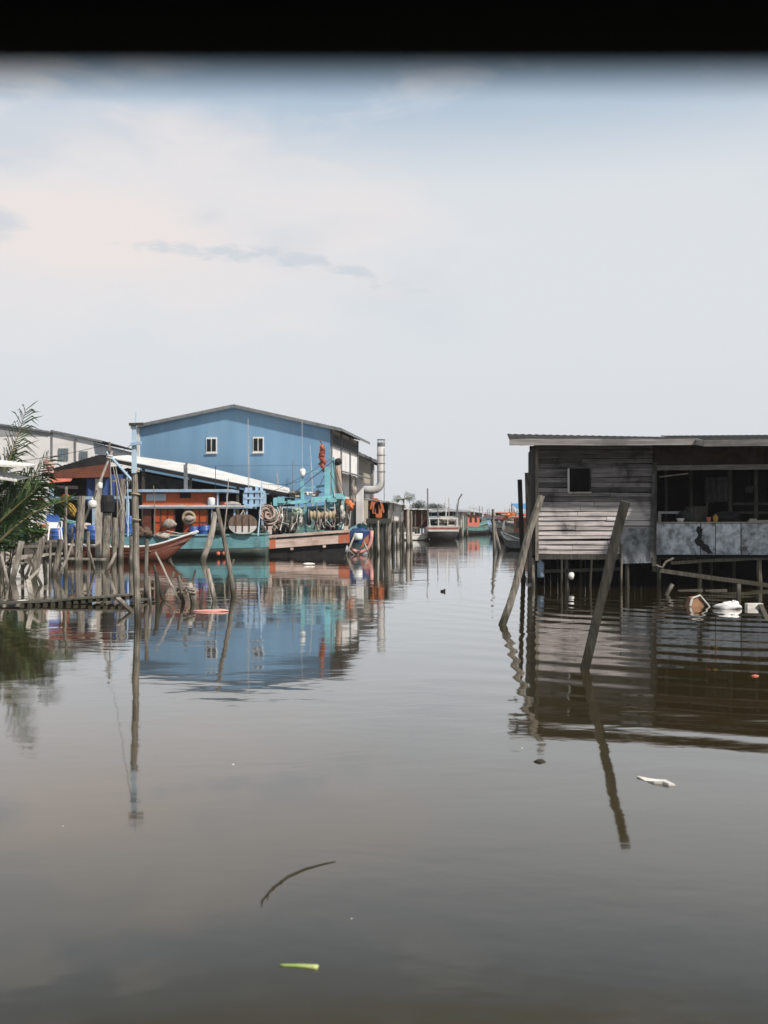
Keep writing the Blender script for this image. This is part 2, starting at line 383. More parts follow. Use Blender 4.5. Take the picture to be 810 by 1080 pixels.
# ------------------------------------------------------------------ water and land
def water():
    m = bpy.data.materials.new('river_water'); m.use_nodes = True; nt = m.node_tree; b = nt.nodes['Principled BSDF']
    g = nn(nt, 'ShaderNodeNewGeometry'); p = g.outputs['Position']
    def mp(sc, rot=0):
        q = nn(nt, 'ShaderNodeMapping'); q.inputs['Scale'].default_value = sc; q.inputs['Rotation'].default_value = (0,0,rot)
        nt.links.new(p, q.inputs['Vector']); return q.outputs[0]
    big = noise(nt, mp((.10,.16,1)), 1.0, 3, .5)
    calm = smooth(nt, big, .40, .62)
    a = noise(nt, mp((.42,1.0,1), .12), .55, 2, .4)
    bb = noise(nt, mp((.55,1.0,1), -.2), 1.7, 2, .5, .4)
    cc = noise(nt, mp((.6,1.0,1), .25), 5.0, 2, .5, .2)
    # a faint wake of long swells fanning out below the house on the right
    wv = nn(nt, 'ShaderNodeTexWave', wave_type='RINGS', rings_direction='SPHERICAL', i={'Scale': .33, 'Distortion': 5.0, 'Detail': 2, 'Detail Scale': .5})
    q = nn(nt, 'ShaderNodeMapping'); q.inputs['Location'].default_value = (-9, -27, 0); nt.links.new(p, q.inputs['Vector'])
    nt.links.new(q.outputs[0], wv.inputs['Vector'])
    sp = nn(nt, 'ShaderNodeSeparateXYZ'); nt.links.new(p, sp.inputs[0])
    wm = mth(nt, 'MULTIPLY', smooth(nt, sp.outputs['X'], -1.0, 3.0), mth(nt, 'MULTIPLY', smooth(nt, sp.outputs['Y'], 6.5, 11), mth(nt, 'SUBTRACT', 1.0, smooth(nt, sp.outputs['Y'], 22, 40))))
    h = mth(nt, 'MULTIPLY', a, .006)
    h = mth(nt, 'ADD', h, mth(nt, 'MULTIPLY', bb, mth(nt, 'ADD', .0014, mth(nt, 'MULTIPLY', mth(nt, 'MULTIPLY', calm, smooth(nt, sp.outputs['Y'], 4, 16)), .0078))))
    h = mth(nt, 'ADD', h, mth(nt, 'MULTIPLY', cc, mth(nt, 'ADD', .00035, mth(nt, 'MULTIPLY', calm, .0010))))
    h = mth(nt, 'ADD', h, mth(nt, 'MULTIPLY', mth(nt, 'MULTIPLY', wv.outputs['Fac'], wm), .0045))
    bp = nn(nt, 'ShaderNodeBump', i={'Strength': 1.0, 'Distance': 1.0}); nt.links.new(h, bp.inputs['Height'])
    nt.links.new(bp.outputs[0], b.inputs['Normal'])
    silt = noise(nt, mp((.25,.5,1)), .8, 4, .6)
    c = mixc(nt, smooth(nt, silt, .35, .7), (.038,.029,.011), (.046,.035,.015))
    nt.links.new(c, b.inputs['Base Color'])
    b.inputs['Roughness'].default_value = .045; b.inputs['IOR'].default_value = 1.33
    b.inputs['Coat Weight'].default_value = 1.0; b.inputs['Coat IOR'].default_value = 1.22; b.inputs['Coat Roughness'].default_value = .045
    nt.links.new(bp.outputs[0], b.inputs['Coat Normal'])
    me = bpy.data.meshes.new('water')
    me.from_pydata([(-3000,-300,0),(3000,-300,0),(3000,5000,0),(-3000,5000,0)], [], [(0,1,2,3)])
    me.materials.append(m); o = bpy.data.objects.new('water', me); COL.objects.link(o); tag(o, kind='structure')
water()

def bank(pts, zt, name='mud_bank'):
    b = MB(); n = len(pts); ctr = sum((Vector((x,y,0)) for x,y in pts), Vector())/n
    vs = []
    for k, z in ((1.0, -.6), (.985, .12), (.94, zt*.7), (.86, zt)):
        for x, y in pts:
            q = ctr + (Vector((x,y,0))-ctr)*k; q.z = z + (R.uniform(-.08,.08) if z > .2 else 0)
            vs.append(q)
    fs = [(j*n+i, j*n+(i+1) % n, (j+1)*n+(i+1) % n, (j+1)*n+i) for j in range(3) for i in range(n)]
    fs.append(tuple(range(3*n, 4*n)))
    b.add(vs, fs); tag(b.build(name, MUD, org=Vector((0,0,0))), kind='structure')
bank([(-60,46),(-30,43),(-20,45.5),(-17,51),(-9,54),(-4.5,62),(-3.2,75),(-2.5,92),(3,150),(12,260),(-80,300)], .55)
bank([(5.2,31.5),(14,30.6),(30,28),(60,60),(60,180),(22,150),(12,100),(7.3,44)], .5)

# ------------------------------------------------------------------ the covered boat the picture is taken from
t = thing('covered_boat', (0,-1.2,0), 'blurred black roof edge of a covered boat across the very top of the view', 'boat', world=True)
b = MB(); zr = H + (CY-80)/F*.25
b.b2(-5.2,5.2,.222,.25,zr,zr+.16); b.build('edge_beam', CANVASB, t)
b = MB(); b.b2(-5.3,5.3,-2.9,.219,zr+.05,zr+.17); b.build('canopy_roof', CANVASB, t)
b = MB(); b.b2(-5.2,5.2,-2.9,-2.84,zr-.05,zr+.047); b.build('rear_beam', CANVASB, t)
for x in (-5.0, 5.0):
    for y in (.28, -2.8):
        b = MB(); b.tube([(x,y,.55),(x,y,zr)], .035, 10); b.build('canopy_post', CANVASB, t)
b = MB(); sec = [(.28,.72),(.24,.30),(0,-.25),(-1.3,-.4),(-2.6,-.25),(-2.84,.30),(-2.88,.72)]
st = []
for i in range(13):
    x = -6.4 + 12.8*i/12; k = 1 - .85*max(0, (abs(x)-3.8)/2.6)**2
    for y, z in sec: st.append((x, -1.3 + (y+1.3)*k, z*1.0 + .25*max(0, (abs(x)-4)/2.4)**2))
n = len(sec); fs = [(i*n+j, i*n+j+1, (i+1)*n+j+1, (i+1)*n+j) for i in range(12) for j in range(n-1)]
fs += [(i*n+n-1, i*n, (i+1)*n, (i+1)*n+n-1) for i in range(12)] + [tuple(range(n)), tuple(range(12*n+n-1, 12*n-1, -1))]
b.add(st, fs); b.build('hull', TEALG, t)
b = MB(); b.b2(-3.2,3.2,-.75,-.35,1.05,1.10)
for x in (-2.8, 0, 2.8): b.b2(x-.03,x+.03,-.7,-.4,.72,1.05)
b.build('bench', DARKWOOD, t)

# ------------------------------------------------------------------ posts
def log_part(b, p0, p1, r0, r1=None, n=9, bend=.02, jit=.11, tint=None):
    p0, p1 = Vector(p0), Vector(p1); r1 = r1 or r0*.85; L = (p1-p0).length
    k = max(4, int(L/.35)); ph = R.uniform(0, 6.28)
    pts = []; rr = []
    for i in range(k+1):
        q = i/k; o = Vector((math.sin(ph+q*5), math.cos(ph*1.7+q*4), 0))*bend*L*.35*math.sin(math.pi*q)
        pts.append(p0.lerp(p1, q) + o); rr.append(r0 + (r1-r0)*q)
    b.tube(pts, rr, n, tint, jit)
def post(px0, py0, px1, py1, wpx, label, name='mooring_post', cat='post', group='old timber posts standing in the water', m=None, shape='log', dD=0.0, bend=.02, extra=None):
    p0 = W(px0, py0); D = p0.y; p1 = P(px1, py1, D+dD); wd = wpx/F*D
    d = (p1-p0).normalized(); q0 = p0 - d*.7
    b = MB(); m = m or GREYWOOD
    if shape == 'log': log_part(b, q0, p1, wd/2*1.05, wd/2*.9, bend=bend)
    else: b.bar(q0, p1, wd, wd*(.8 if shape == 'square' else .28), R.uniform(-.3,.3), segs=max(3, int((p1-q0).length/.3)), jit=wd*.05)
    if extra: extra(b, p0, p1, wd)
    o = b.build(name, m, None, smooth=False, org=p0); tag(o, label, cat, group)
    return o

# right foreground
post(616,706,659,529,9.6,'dark square post leaning right out of open water in front of the plank house','leaning_post','post',m=DARKWOOD,shape='square',dD=-.35)
post(529,659,571,523,8.4,'grey round pole leaning right in the water at the left corner of the plank house','leaning_post','post',m=GREYWOOD,dD=.4,bend=.035)
# far middle of the channel
post(521,583,520,537,3,'upright post of the crossed pair in mid channel','channel_post','post','posts in mid channel')
post(527,582,519,547,4,'slanting post of the crossed pair in mid channel','channel_post','post','posts in mid channel')
post(536,579,533,566,4.4,'short stump just right of the crossed pair of posts in mid channel','channel_post','post','posts in mid channel')
post(548,571,548,541,3.2,'slim upright post before the boats beside the plank house','channel_post','post','posts in mid channel')

# left: the tall pole
p0 = W(147,655); D = p0.y
t = thing('tall_pole', p0, 'tallest wooden pole rising from the water on the left, with a pale blue top', 'pole', world=True)
b = MB(); log_part(b, p0-Vector((0,0,.8)), P(141.5,492,D), .072, .062, bend=.012)
b.build('shaft', GREYWOOD, t)
b = MB(); b.bar(P(141.5,499,D-.06), P(141.5,446,D-.06), .085, .07); b.bar(P(142.5,452,D-.06), P(143.2,434,D-.06), .022)
b.build('blue_extension', mat('chalky_pale_blue_paint',(.50,.63,.74),(.40,.52,.63),.7,freq=3), t)
b = MB(); b.bar(P(136,447.5,D-.12), P(151,447,D-.12), .05, .05); b.build('crossbar', DARKWOOD, t)
b = MB(); b.bar(P(138,468.5,D-.12), P(149,467,D-.12), .06, .06); b.build('crossbar', PALEBLUE, t)
for py in (521, 548, 497):
    b = MB(); b.torus(P(142+(py-492)*.03,py,D), .082, .014, (.1,.05,1)); b.build('lashing', ROPE, t)
post(154,633,155,569,4.6,'grey post standing close behind the tall pole, half its height')
post(139,598,139,566,5.5,'stub of a pile just left of the tall pole, by the sampan', dD=.2)

# piles in front of the boat with blue barrels
def cap(b, p0, p1, wd): b.torus(p1-Vector((0,0,.12)), wd*.5, .05, (0,.1,1))
post(83,595,86,523,9,'stout leaning pile on the left, with a pale bleached face beside the round white float', m=GREYWOOD, bend=.03)
post(111,594,113,526,8.5,'stout pile wearing a dark tyre-like cap, right of the round white float', m=GREYWOOD, bend=.02)
o = MB(); p = P(113.5,528,dist(594)); o.lathe(p-Vector((0,0,.55)), [(.17,0),(.30,.06),(.32,.5),(.26,.78),(.10,.80)], 14)
tag(o.build('rubber_cap', BLACK), 'dark rubber sleeve over the head of a stout pile on the left', 'cap')
post(120,593,121,546,5.5,'lower pile touching the capped pile on its right')
post(104,592,104,505,7,'pale square pile with white collar behind the round white float', m=PALEWOOD, shape='square')
post(127,592,129,505,6,'weathered pile with a crosspiece, between the capped pile and the tall pole', m=GREYWOOD,
     extra=lambda b,p0,p1,wd: b.bar(p1+Vector((-.45,0,-.1)), p1+Vector((.5,0,-.05)), .08))
post(131,590,127,579,3.2,'tiny slanting stub at the foot of the piles by the sampan', m=PALEWOOD)
post(69,606,70,513,3.6,'thin tall stake left of the leaning stout pile', m=GREYWOOD)
post(57,607,65,569,6,'slanting pile under the white plastic chair', m=GREYWOOD)
post(53,608,53,572,3,'thin short stake under the white plastic chair', m=GREYWOOD)
post(36,612,45,568,6.5,'broad slanting pile left of the white plastic chair', m=GREYWOOD, shape='square')
post(33,606,50,553,3.4,'long thin slanting pole leaning toward the white plastic chair', m=PALEWOOD)
post(13,612,23,571,5.5,'leaning square pile near the left edge, nearest the nipa palm', m=PALEWOOD, shape='square')
post(22,603,28,593,4,'short leaning stub between two piles near the left edge', m=PALEWOOD)
post(2,604,4,560,5,'pile at the very left edge under the leaves', m=GREYWOOD)
post(47,596,49,574,4,'short dark pile behind the broad slanting pile at left', m=DARKWOOD)
post(76,592,76,556,3.2,'slim stake just left of the stout leaning pile', m=GREYWOOD)
post(94,592,93,560,3.6,'slim stake between the two stout piles', m=GREYWOOD)
# right cluster around the broken jetty end
post(190,635,164,582,5.4,'wide flat board leaning left beside the tied stakes at the jetty end','leaning_board','board',m=PALEWOOD,shape='board')
post(193,636,188,607,4,'slim stake in the tied cluster right of the leaning board',m=GREYWOOD)
def wraps(b, p0, p1, wd):
    for k in (.55, .7, .78): b.torus(p0.lerp(p1, k), wd*.62, .02, (.2,.1,1))
post(206,637,199,615,7,'thick short stake with rope round its head, at the jetty end',m=PALEWOOD,extra=wraps,bend=.05)
post(175,633,162,596,3.6,'dark crooked branch behind the leaning board at the jetty end','crooked_branch','branch',m=DARKWOOD,bend=.12)
post(166,635,165,603,4.6,'dark stub right behind the tall pole at the jetty end',m=DARKWOOD)
post(226,634,219,600,5,'bare stake right of the rope-wrapped stake, leaning left',m=PALEWOOD)
post(215,592,227,540,6.5,'gnarled pale log leaning right against another pole before the teal boat','gnarled_log','log',m=PALEWOOD,bend=.09)
post(247,629,229,535,5,'long pole leaning left, meeting the gnarled log in an A shape','leaning_pole','pole',m=GREYWOOD,bend=.03)
post(179,589,182,580,3.6,'small pale stub below the sampan bow',m=PALEWOOD)
b = MB(); D = dist(634)
pts = [P(172,634,D), P(182,629,D), P(190,623,D), P(199,618,D), P(206,624,D), P(200,630,D), P(196,621,D)]
b.tube(pts, .014, 6); b.tube([P(188,607,D), P(193,616,D), P(205,617,D), P(204,625,D)], .012, 6)
tag(b.build('rope', ROPE), 'loose rope strung between the tied stakes at the jetty end', 'rope')

# ------------------------------------------------------------------ broken low jetty, left
def jetty():
    t = thing('broken_jetty', W(60,640), 'low broken plank jetty lying just above the water at lower left', 'jetty', world=True)
    A, B = W(-22,640.5), W(146,635.5); A.z = .06; B.z = .20
    Z = lambda k: A.z + (B.z-A.z)*k**1.6
    b = MB(); n = 40
    for i in range(3):
        off = Vector((0, .06+.17*i, 0)); segs = 7
        for s in range(segs):
            k0, k1 = s/segs, (s+1)/segs-.004
            a = A.lerp(B, k0)+off; a.z = Z(k0)+R.uniform(-.012,.012)
            c = A.lerp(B, k1)+off; c.z = Z(k1)+R.uniform(-.012,.012)
            b.bar(a, c, .15, .04, R.uniform(-.05,.05), R.uniform(.75,1.15), 2, .004)
    b.build('deck', PALEWOOD, t)
    for i in range(16):
        k = .26 + .74*i/15.5; p = A.lerp(B, k); z = Z(k)-.06-R.uniform(0,.02)
        b = MB(); b.bar((p.x, p.y-.05, z), (p.x+R.uniform(-.03,.03), p.y+.58, z), .075, .07)
        b.build('joist', GREYWOOD, t)
    for px, dy in ((6,.3),(58,.5),(104,.3),(134,.5)):
        p = W(px,638); b = MB(); log_part(b, (p.x,p.y+dy,-.7), (p.x,p.y+dy,.04), .05); b.build('leg', DARKWOOD, t)
jetty()
b = MB(); p = W(141,646); b.bar(p+Vector((-.42,.3,.28)), p+Vector((.03,0,-.05)), .12, .05)
tag(b.build('loose_plank', PALEWOOD), 'pale loose plank sloping off the jetty end into the water', 'plank')
b = MB(); b.bar(W(143,631)+Vector((0,.1,.20)), W(160,630)+Vector((0,.1,.22)), .14, .05); 
tag(b.build('loose_plank', PALEWOOD), 'upper short plank lying behind the tall pole at the jetty end', 'plank')
b = MB(); b.bar(W(146,635)+Vector((0,0,.07)), W(166,634)+Vector((0,0,.05)), .15, .05)
tag(b.build('loose_plank', PALEWOOD), 'lower short plank floating behind the tall pole at the jetty end', 'plank')
b = MB(); b.bar(P(34,634,23), P(30,612,23.3), .11, .04); tag(b.build('loose_plank', PALEWOOD), 'pale plank standing on the low jetty near its left end', 'plank')
b = MB(); b.bar(P(28,614,25), P(42,600,25.6), .05, .05); tag(b.build('loose_plank', PALEWOOD), 'thin stick propped above the low jetty near its left end', 'plank')
b = MB(); b.blob(P(88,637,23.3), (.10,.08,.05)); tag(b.build('foam_lump', FOAM, None, True), 'whitish lump under the low jetty', 'debris')
b = MB(); b.blob(W(25,634), (.17,.12,.03)); tag(b.build('foam_lump', FOAM, None, True), 'flat pale scrap at the left end of the low jetty', 'debris')

# timber platform at the far left with planks and clutter
def platform():
    D = 37.0; t = thing('timber_platform', P(20,600,D)*1.0, 'ramshackle timber platform on stilts behind the leaves at left', 'platform', world=True)
    t.location.z = 0; t['_wloc'] = list(t.location)
    b = MB(); z = P(0,571,D).z
    for i in range(7):
        y = D + .25 + i*.28; b.bar((-16.0,y,z),(-12.4+R.uniform(-.2,.2),y,z+R.uniform(-.02,.02)),.25,.05,0,R.uniform(.6,1.1))
    b.build('deck', GREYWOOD, t)
    for x in (-15.4,-14.1,-12.7):
        for y in (D+.3, D+1.9):
            b = MB(); log_part(b, (x+R.uniform(-.1,.1),y,-.6), (x,y,z), .07); b.build('stilt', DARKWOOD, t)
    b = MB(); b.bar((-15.8,D+.1,z-.20),(-12.5,D+.1,z-.18),.07,.10); b.build('edge_beam', GREYWOOD, t)
    b = MB(); b.bar((-15.8,D+.20,z-.50),(-13.4,D+.20,.28),.07,.09); b.build('brace', PALEWOOD, t)
    b = MB(); b.bar((-15.6,D+.16,.42),(-12.0,D+.16,z-.45),.06,.09); b.build('brace', PALEWOOD, t)
    return z
zp = platform()
for i, (a, c, lab) in enumerate((((-2,578),(24,591),'pale pole sloping down right among the jumble under the left platform'),
                       ((-2,592),(48,586),'pinkish pole lying level in the jumble under the left platform'),
                       ((0,600),(20,596),'short board lying lowest in the jumble under the left platform'))):
    b = MB(); b.bar(P(a[0],a[1],36.4), P(c[0],c[1],36.7), .09, .07); tag(b.build('loose_pole', PALEWOOD), lab, 'pole')
# rails between the piles
b = MB(); b.bar(P(58,589,42.0), P(112,590,42.0), .10, .10); tag(b.build('timber_rail', PALEWOOD), 'timber rail low between the stout piles, below the blue barrels', 'rail')

def chair(loc, s=1.0):
    t = thing('plastic_chair', loc, 'white plastic chair with a blue cloth on its back, on the left platform', 'chair', rz=.5)
    b = MB(); b.b2(-.23,.23,-.22,.22,.43,.46); b.build('seat', WHITEPL, t)
    b = MB(); b.prism([(-.23,.46),(.23,.46),(.20,.88),(-.20,.88)], .20, .225); b.build('backrest', WHITEPL, t)
    b = MB(); b.prism([(-.24,.66),(.24,.66),(.21,.92),(-.21,.92)], .18, .245); b.build('cloth', BLUEPL, t)
    for sx in (-1,1):
        for sy in (-1,1):
            b = MB(); b.bar((sx*.25,sy*.24,0),(sx*.2,sy*.19,.44),.045); b.build('leg', WHITEPL, t)
        b = MB(); b.bar((sx*.24,-.2,.66),(sx*.23,.21,.68),.04,.03); b.bar((sx*.24,-.2,.66),(sx*.23,-.2,.45),.04); b.build('armrest', WHITEPL, t)
    t.scale = (s,s,s)
q = P(57,571,37.9); chair((q.x+.0, q.y, zp+.03), 1.05)
b = MB(); q = P(20,560,37.6); q.z = zp+.03
for i in range(7): b.blob((q.x-.22+.06*i, q.y, q.z+.42), (.055,.2,.42), 8, 8, .06, tint=1.0)
o = b.build('sack', BLUEPL, None, True); tag(o, 'bulging blue sack standing beside a white one behind the leaves at left', 'sack')
b = MB(); b.blob((q.x+.38,q.y,q.z+.45),(.17,.2,.45),12,9,.08); tag(b.build('sack', WHITEPL, None, True), 'white sack standing right of the blue sack at left', 'sack')
for i,(px,py,m,lab,sz) in enumerate(((35,548,SKIN1,'tan board crate among the leaves, right of the white sack',(.5,.4,.62)),(47,548,ORANGE,'orange crate with open slats standing behind the chair at left',(.34,.34,.5)))):
    q = P(px,py,38.6); t = thing('crate', (q.x,q.y,zp+.03), lab, 'crate', rz=.3+i*.4)
    w_, d_, h_ = sz
    for z in (.02,.24,.46):
        b = MB(); 
        for y in (-d_/2, d_/2): b.b2(-w_/2,w_/2,y-.012,y+.012,z,z+.13)
        for x in (-w_/2+.014, w_/2-.014): b.b2(x-.012,x+.012,-d_/2+.014,d_/2-.014,z,z+.13)
        b.build('slat_ring', m, t)
    b = MB()
    for x in (-1,1):
        for y in (-1,1): b.b2(x*(w_/2-.045)-.02,x*(w_/2-.045)+.02,y*(d_/2-.035)-.02,y*(d_/2-.035)+.02,0,h_)
    b.build('corner_posts', m, t)
    b = MB(); b.b2(-w_/2+.03,w_/2-.03,-d_/2+.03,d_/2-.03,.0,.02); b.build('base', m, t)

# small white awnings at the left edge
for (pts, lab) in ((((-30,488),(27,491.5)), 'upper white awning edge poking in at the left behind the palm'), (((-30,499),(18,506)), 'lower white awning poking in at the left behind the palm')):
    D = 31.0; a = P(*pts[0], D); c = P(*pts[1], D)
    t = thing('awning', Vector((a.x+.6, D+.8, 0)), lab, 'awning', world=True)
    b = MB(); b.sheet(a, c, c+Vector((-.2,1.6,.14)), a+Vector((0,1.6,.22)), 10, .012, .02); b.build('sheet', WHITEROOF, t)
    b = MB(); b.bar(a+Vector((0,-.02,-.04)), c+Vector((0,-.02,-.04)), .04, .05); b.build('fascia', WHITEPAINT, t)
    for q in (a+Vector((.5,.3,0)), a+Vector((.3,1.4,.15))):
        b = MB(); b.bar((q.x,q.y,-.4),(q.x,q.y,q.z-.05),.08); b.build('post', DARKWOOD, t)

# ------------------------------------------------------------------ palms and bush
def frond(b, bs, p0, p1, droop, L_leaf, n=34, lw=.03, up=Vector((0,0,1))):
    p0, p1 = Vector(p0), Vector(p1); L = (p1-p0).length; pts = []
    for i in range(n+1):
        k = i/n; q = p0.lerp(p1, k); q.z += droop*math.sin(math.pi*k)*L; pts.append(q)
    bs.tube(pts[::3]+[pts[-1]], [.045*(1-k/(len(pts[::3]))*.85) for k in range(len(pts[::3])+1)], 5)
    for i in range(4, n+1):
        k = i/n; d = (pts[min(i+1,n)]-pts[max(i-1,0)]).normalized()
        sd = d.cross(Vector((0,1,0)));
        if sd.length < .05: sd = d.cross(up)
        sd.normalize(); dep = d.cross(sd).normalized()
        for s in (-1,1):
            for rep in range(1):
                ll = L_leaf*(.45+.75*math.sin(math.pi*(.15+.75*k)))*R.uniform(.7,1.3)
                a = (d*R.uniform(.75,1.0) + sd*s*R.uniform(.45,.75) + dep*R.uniform(-.35,.15)).normalized()
                q = pts[i] + d*R.uniform(-.03,.03); w_ = d*lw + dep*lw*.4
                m1 = q + a*ll*.5 - Vector((0,0,.06*ll)); e = q + a*ll*.9 - Vector((0,0,R.uniform(.15,.6)*ll))
                b.add([q-w_*.5, q+w_*.5, m1+w_*.8, e, m1-w_*.8], [(0,1,2,3,4)], R.uniform(.5,1.7))
def nipa():
    D = 33.0
    base = P(-24,585,D); base.z = 0
    t = thing('nipa_palm', base, 'green nipa palm with feathery fronds leaning in from the left edge', 'palm', world=True)
    spec = [((-14,520),(27,433),-.16,.62,D), ((-22,562),(50,484),-.05,.62,D-.4), ((-18,566),(45,500),-.02,.7,D+.3), ((-26,556),(30,503),.0,.75,D+.5),
            ((-20,568),(42,512),.0,.7,D-.6), ((-25,560),(20,508),.04,.7,D-.2), ((-8,578),(74,527),.10,.42,D-.7), ((-30,552),(10,512),.03,.7,D), ((-14,566),(34,524),.04,.7,D+.6), ((-10,512),(16,468),-.08,.25,D+.4)]
    for (a, c, dr, ll, dd) in spec:
        lf = MB(); st = MB(); frond(lf, st, P(*a,dd), P(*c,dd+R.uniform(-.3,.3)), dr, ll*1.5, 46, .030)
        o = lf.build('frond', LEAF, t); st.build('stalk', STALK, o)
    b = MB(); 
    for i in range(9): log_part(b, base+Vector((R.uniform(-.5,.5),R.uniform(-.4,.4),-.3)), P(R.uniform(-34,-22),570,D+R.uniform(-.3,.4)), .07, .05)
    b.build('trunk', STALK, t)
nipa()
def leafcloud(b, c, r, n, s, zmin=None):
    c = Vector(c)
    for _ in range(n):
        while True:
            q = Vector((R.uniform(-1,1),R.uniform(-1,1),R.uniform(-1,1)))
            if .2 < q.length < 1: break
        p = c + Vector((q.x*r[0], q.y*r[1], q.z*r[2]))
        a = Vector((R.gauss(0,1),R.gauss(0,1),R.gauss(0,.6))).normalized(); e = a.cross(Vector((R.gauss(0,1),R.gauss(0,1),R.gauss(0,1)))).normalized()
        L = s*R.uniform(.6,1.3)
        b.add([p, p+a*L*.5+e*L*.28, p+a*L, p+a*L*.5-e*L*.28], [(0,1,2,3)], R.uniform(.55,1.5))
def bush():
    D = 34.0; base = P(2,600,D); base.z = 0
    t = thing('bush', base, 'leafy green bush under the palm at the left edge', 'bush', world=True)
    b = MB()
    for (px,py,rx,rz) in ((4,548,.55,.45),(18,560,.5,.38),(-8,562,.6,.5),(30,566,.4,.25),(10,572,.5,.3),(-14,545,.5,.5),(40,560,.25,.18),(22,545,.2,.2)):
        leafcloud(b, P(px,py,D+R.uniform(-.3,.3)), (rx,.5,rz), 230, .15)
    b.build('crown', LEAF2, t)
    b = MB()
    for (px,py) in ((4,550),(18,562),(-8,565),(32,566),(12,570)): log_part(b, base+Vector((R.uniform(-.4,.3),0,-.2)), P(px,py,D), .03, .015, 6, .06)
    b.build('trunk', BARK, t)
bush()

# ------------------------------------------------------------------ plank house on stilts, right
def house():
    D = dist(619); s = F/D; X0 = (567-CX)/s
    t = thing('stilt_house', (X0, D, 0), 'weathered grey plank house on stilts over the water at right', 'house', rz=math.radians(-5))
    x = lambda px: (px-567)/s
    z = lambda py: H+(CY-py)/s
    XE, DP = 11.5, 4.0
    # front plank wall of the left room, boards lapped, leaving the window hole
    zb, zt = z(584), z(469); n = 23; hb = (zt-zb)/n
    wx0, wx1, wz0, wz1 = x(600), x(621), z(517), z(495.5)
    b = MB(); bd = MB()
    for i in range(n):
        z0 = zb+i*hb+R.uniform(-.006,.006); z1 = z0+hb*R.uniform(.89,.96)
        up = i/n
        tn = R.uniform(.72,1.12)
        spans = [(0, x(686))]
        if z1 > wz0+.01 and z0 < wz1-.01: spans = [(0, wx0), (wx1, x(686))]
        # boards are butted at random joints
        sp2 = []
        for a, c in spans:
            if c-a > 2 and R.random() < .6:
                j = a+(c-a)*R.uniform(.3,.7); sp2 += [(a, j-.006), (j+.006, c)]
            else: sp2.append((a, c))
        for a, c in sp2:
            if i < 5 and c > x(652): c = x(652) if a < x(650) else a+.01
            if c-a < .05: continue
            tt = tn*R.uniform(.85,1.1); dz = R.uniform(-.02,.02)
            yo = R.uniform(-.006,.006)
            q = MB()
            vs = []; ns = max(2, int((c-a)/.45)); w0 = w1 = 0
            for k in range(ns+1):
                xx = a+(c-a)*k/ns; dd = dz*k/ns + w0
                w0 = max(-.012, min(.012, w0+R.uniform(-.008,.008))); w1 = max(-.014, min(.010, w1+R.uniform(-.009,.009)))
                yw = yo+R.uniform(-.006,.006)
                vs += [(xx,-.040+yw,z0+dd), (xx,-.012+yw,z1+dz*k/ns+w1), (xx,.010+yw,z1+dz*k/ns+w1), (xx,-.018+yw,z0+dd)]
            fs_ = [(k*4+j, k*4+(j+1)%4, k*4+4+(j+1)%4, k*4+4+j) for k in range(ns) for j in range(4)] + [(0,1,2,3),(ns*4+3,ns*4+2,ns*4+1,ns*4)]
            b.add(vs, fs_, tt*(1.0 if i < 11 else R.uniform(.20,.58)))  # upper boards tinted darker: weathering plus eave shade put into the colour
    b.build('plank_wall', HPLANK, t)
    b = MB(); b.b2(0,x(653),.03,.05,zb,zt);
    b.build('wall_lining', INNER, t)
    b = MB(); b.bar((-.02,-.03,zb-.2),(-.02,-.03,zt),.09,.06); b.build('corner_post', GREYWOOD, t)
    b = MB(); b.bar((x(687),-.05,zb-.35),(x(688),-.05,z(489)),.11,.09); b.build('corner_post', DARKWOOD, t)
    b = MB(); b.bar((x(684),-.11,zb-.1),(x(686.5),-.11,z(497)),.10,.03); b.build('corner_board', HPLANK_D, t)
    # window
    wd = MB(); wd.b2(wx0,wx1,-.015,.0,wz0,wz1); wn = wd.build('window', INNER, t)
    f = MB(); f.b2(wx0-.05,wx0,-.065,-.02,wz0-.05,wz1+.03); f.build('frame_jamb', WHITEPAINT, wn)
    f = MB(); f.b2(wx1,wx1+.04,-.06,-.02,wz0-.05,wz1+.03); f.build('frame_jamb', HPLANK_D, wn)
    f = MB(); f.b2(wx0-.05,wx1+.05,-.07,-.02,wz0-.10,wz0-.051); f.build('sill', PALEWOOD, wn)
    f = MB(); f.b2(wx0-.05,wx1+.05,-.06,-.02,wz1+.031,wz1+.07); f.build('frame_head', HPLANK_D, wn)
    # grey metal sheet patch lower right of the room
    b = MB(); b.sheet((x(652),-.06,z(594)),(x(686),-.06,z(593)),(x(686),-.06,z(557.5)),(x(653),-.06,z(557)),2,.012,.012,4,0,.006,.45); b.build('patch_sheet', ZINCOLD, t)
    b = MB(); b.b2(0,x(690),-.03,.08,zb-.16,zb-.012); b.build('sill_beam', DARKWOOD, t)
    # side wall of upright boards
    b = MB(); y = 0.02; 
    while y < DP-.05:
        wv = R.uniform(.16,.22); b.box((-.02+R.uniform(-.01,.01), y+wv/2, (zb+zt)/2+R.uniform(-.05,.05)), (.025, wv-.012, zt-zb+.1), (0,0,R.uniform(-.03,.03)), R.uniform(.6,1.1)); y += wv
    b.build('side_wall', DARKWOOD, t)
    b = MB(); b.bar((-.16,.8,.05),(-.24,.9,z(497)),.16,.04); b.build('leaning_board', GREYWOOD, t)
    b = MB(); b.bar((-.30,1.9,-.4),(-.42,1.9,z(503)),.14,.05); b.build('leaning_board', DARKWOOD, t)
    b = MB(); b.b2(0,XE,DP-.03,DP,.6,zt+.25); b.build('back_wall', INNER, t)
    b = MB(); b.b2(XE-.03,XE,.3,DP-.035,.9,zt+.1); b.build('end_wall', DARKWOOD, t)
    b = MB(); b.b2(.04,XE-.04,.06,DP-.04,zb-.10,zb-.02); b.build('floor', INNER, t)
    # veranda front, set back
    yr = .30
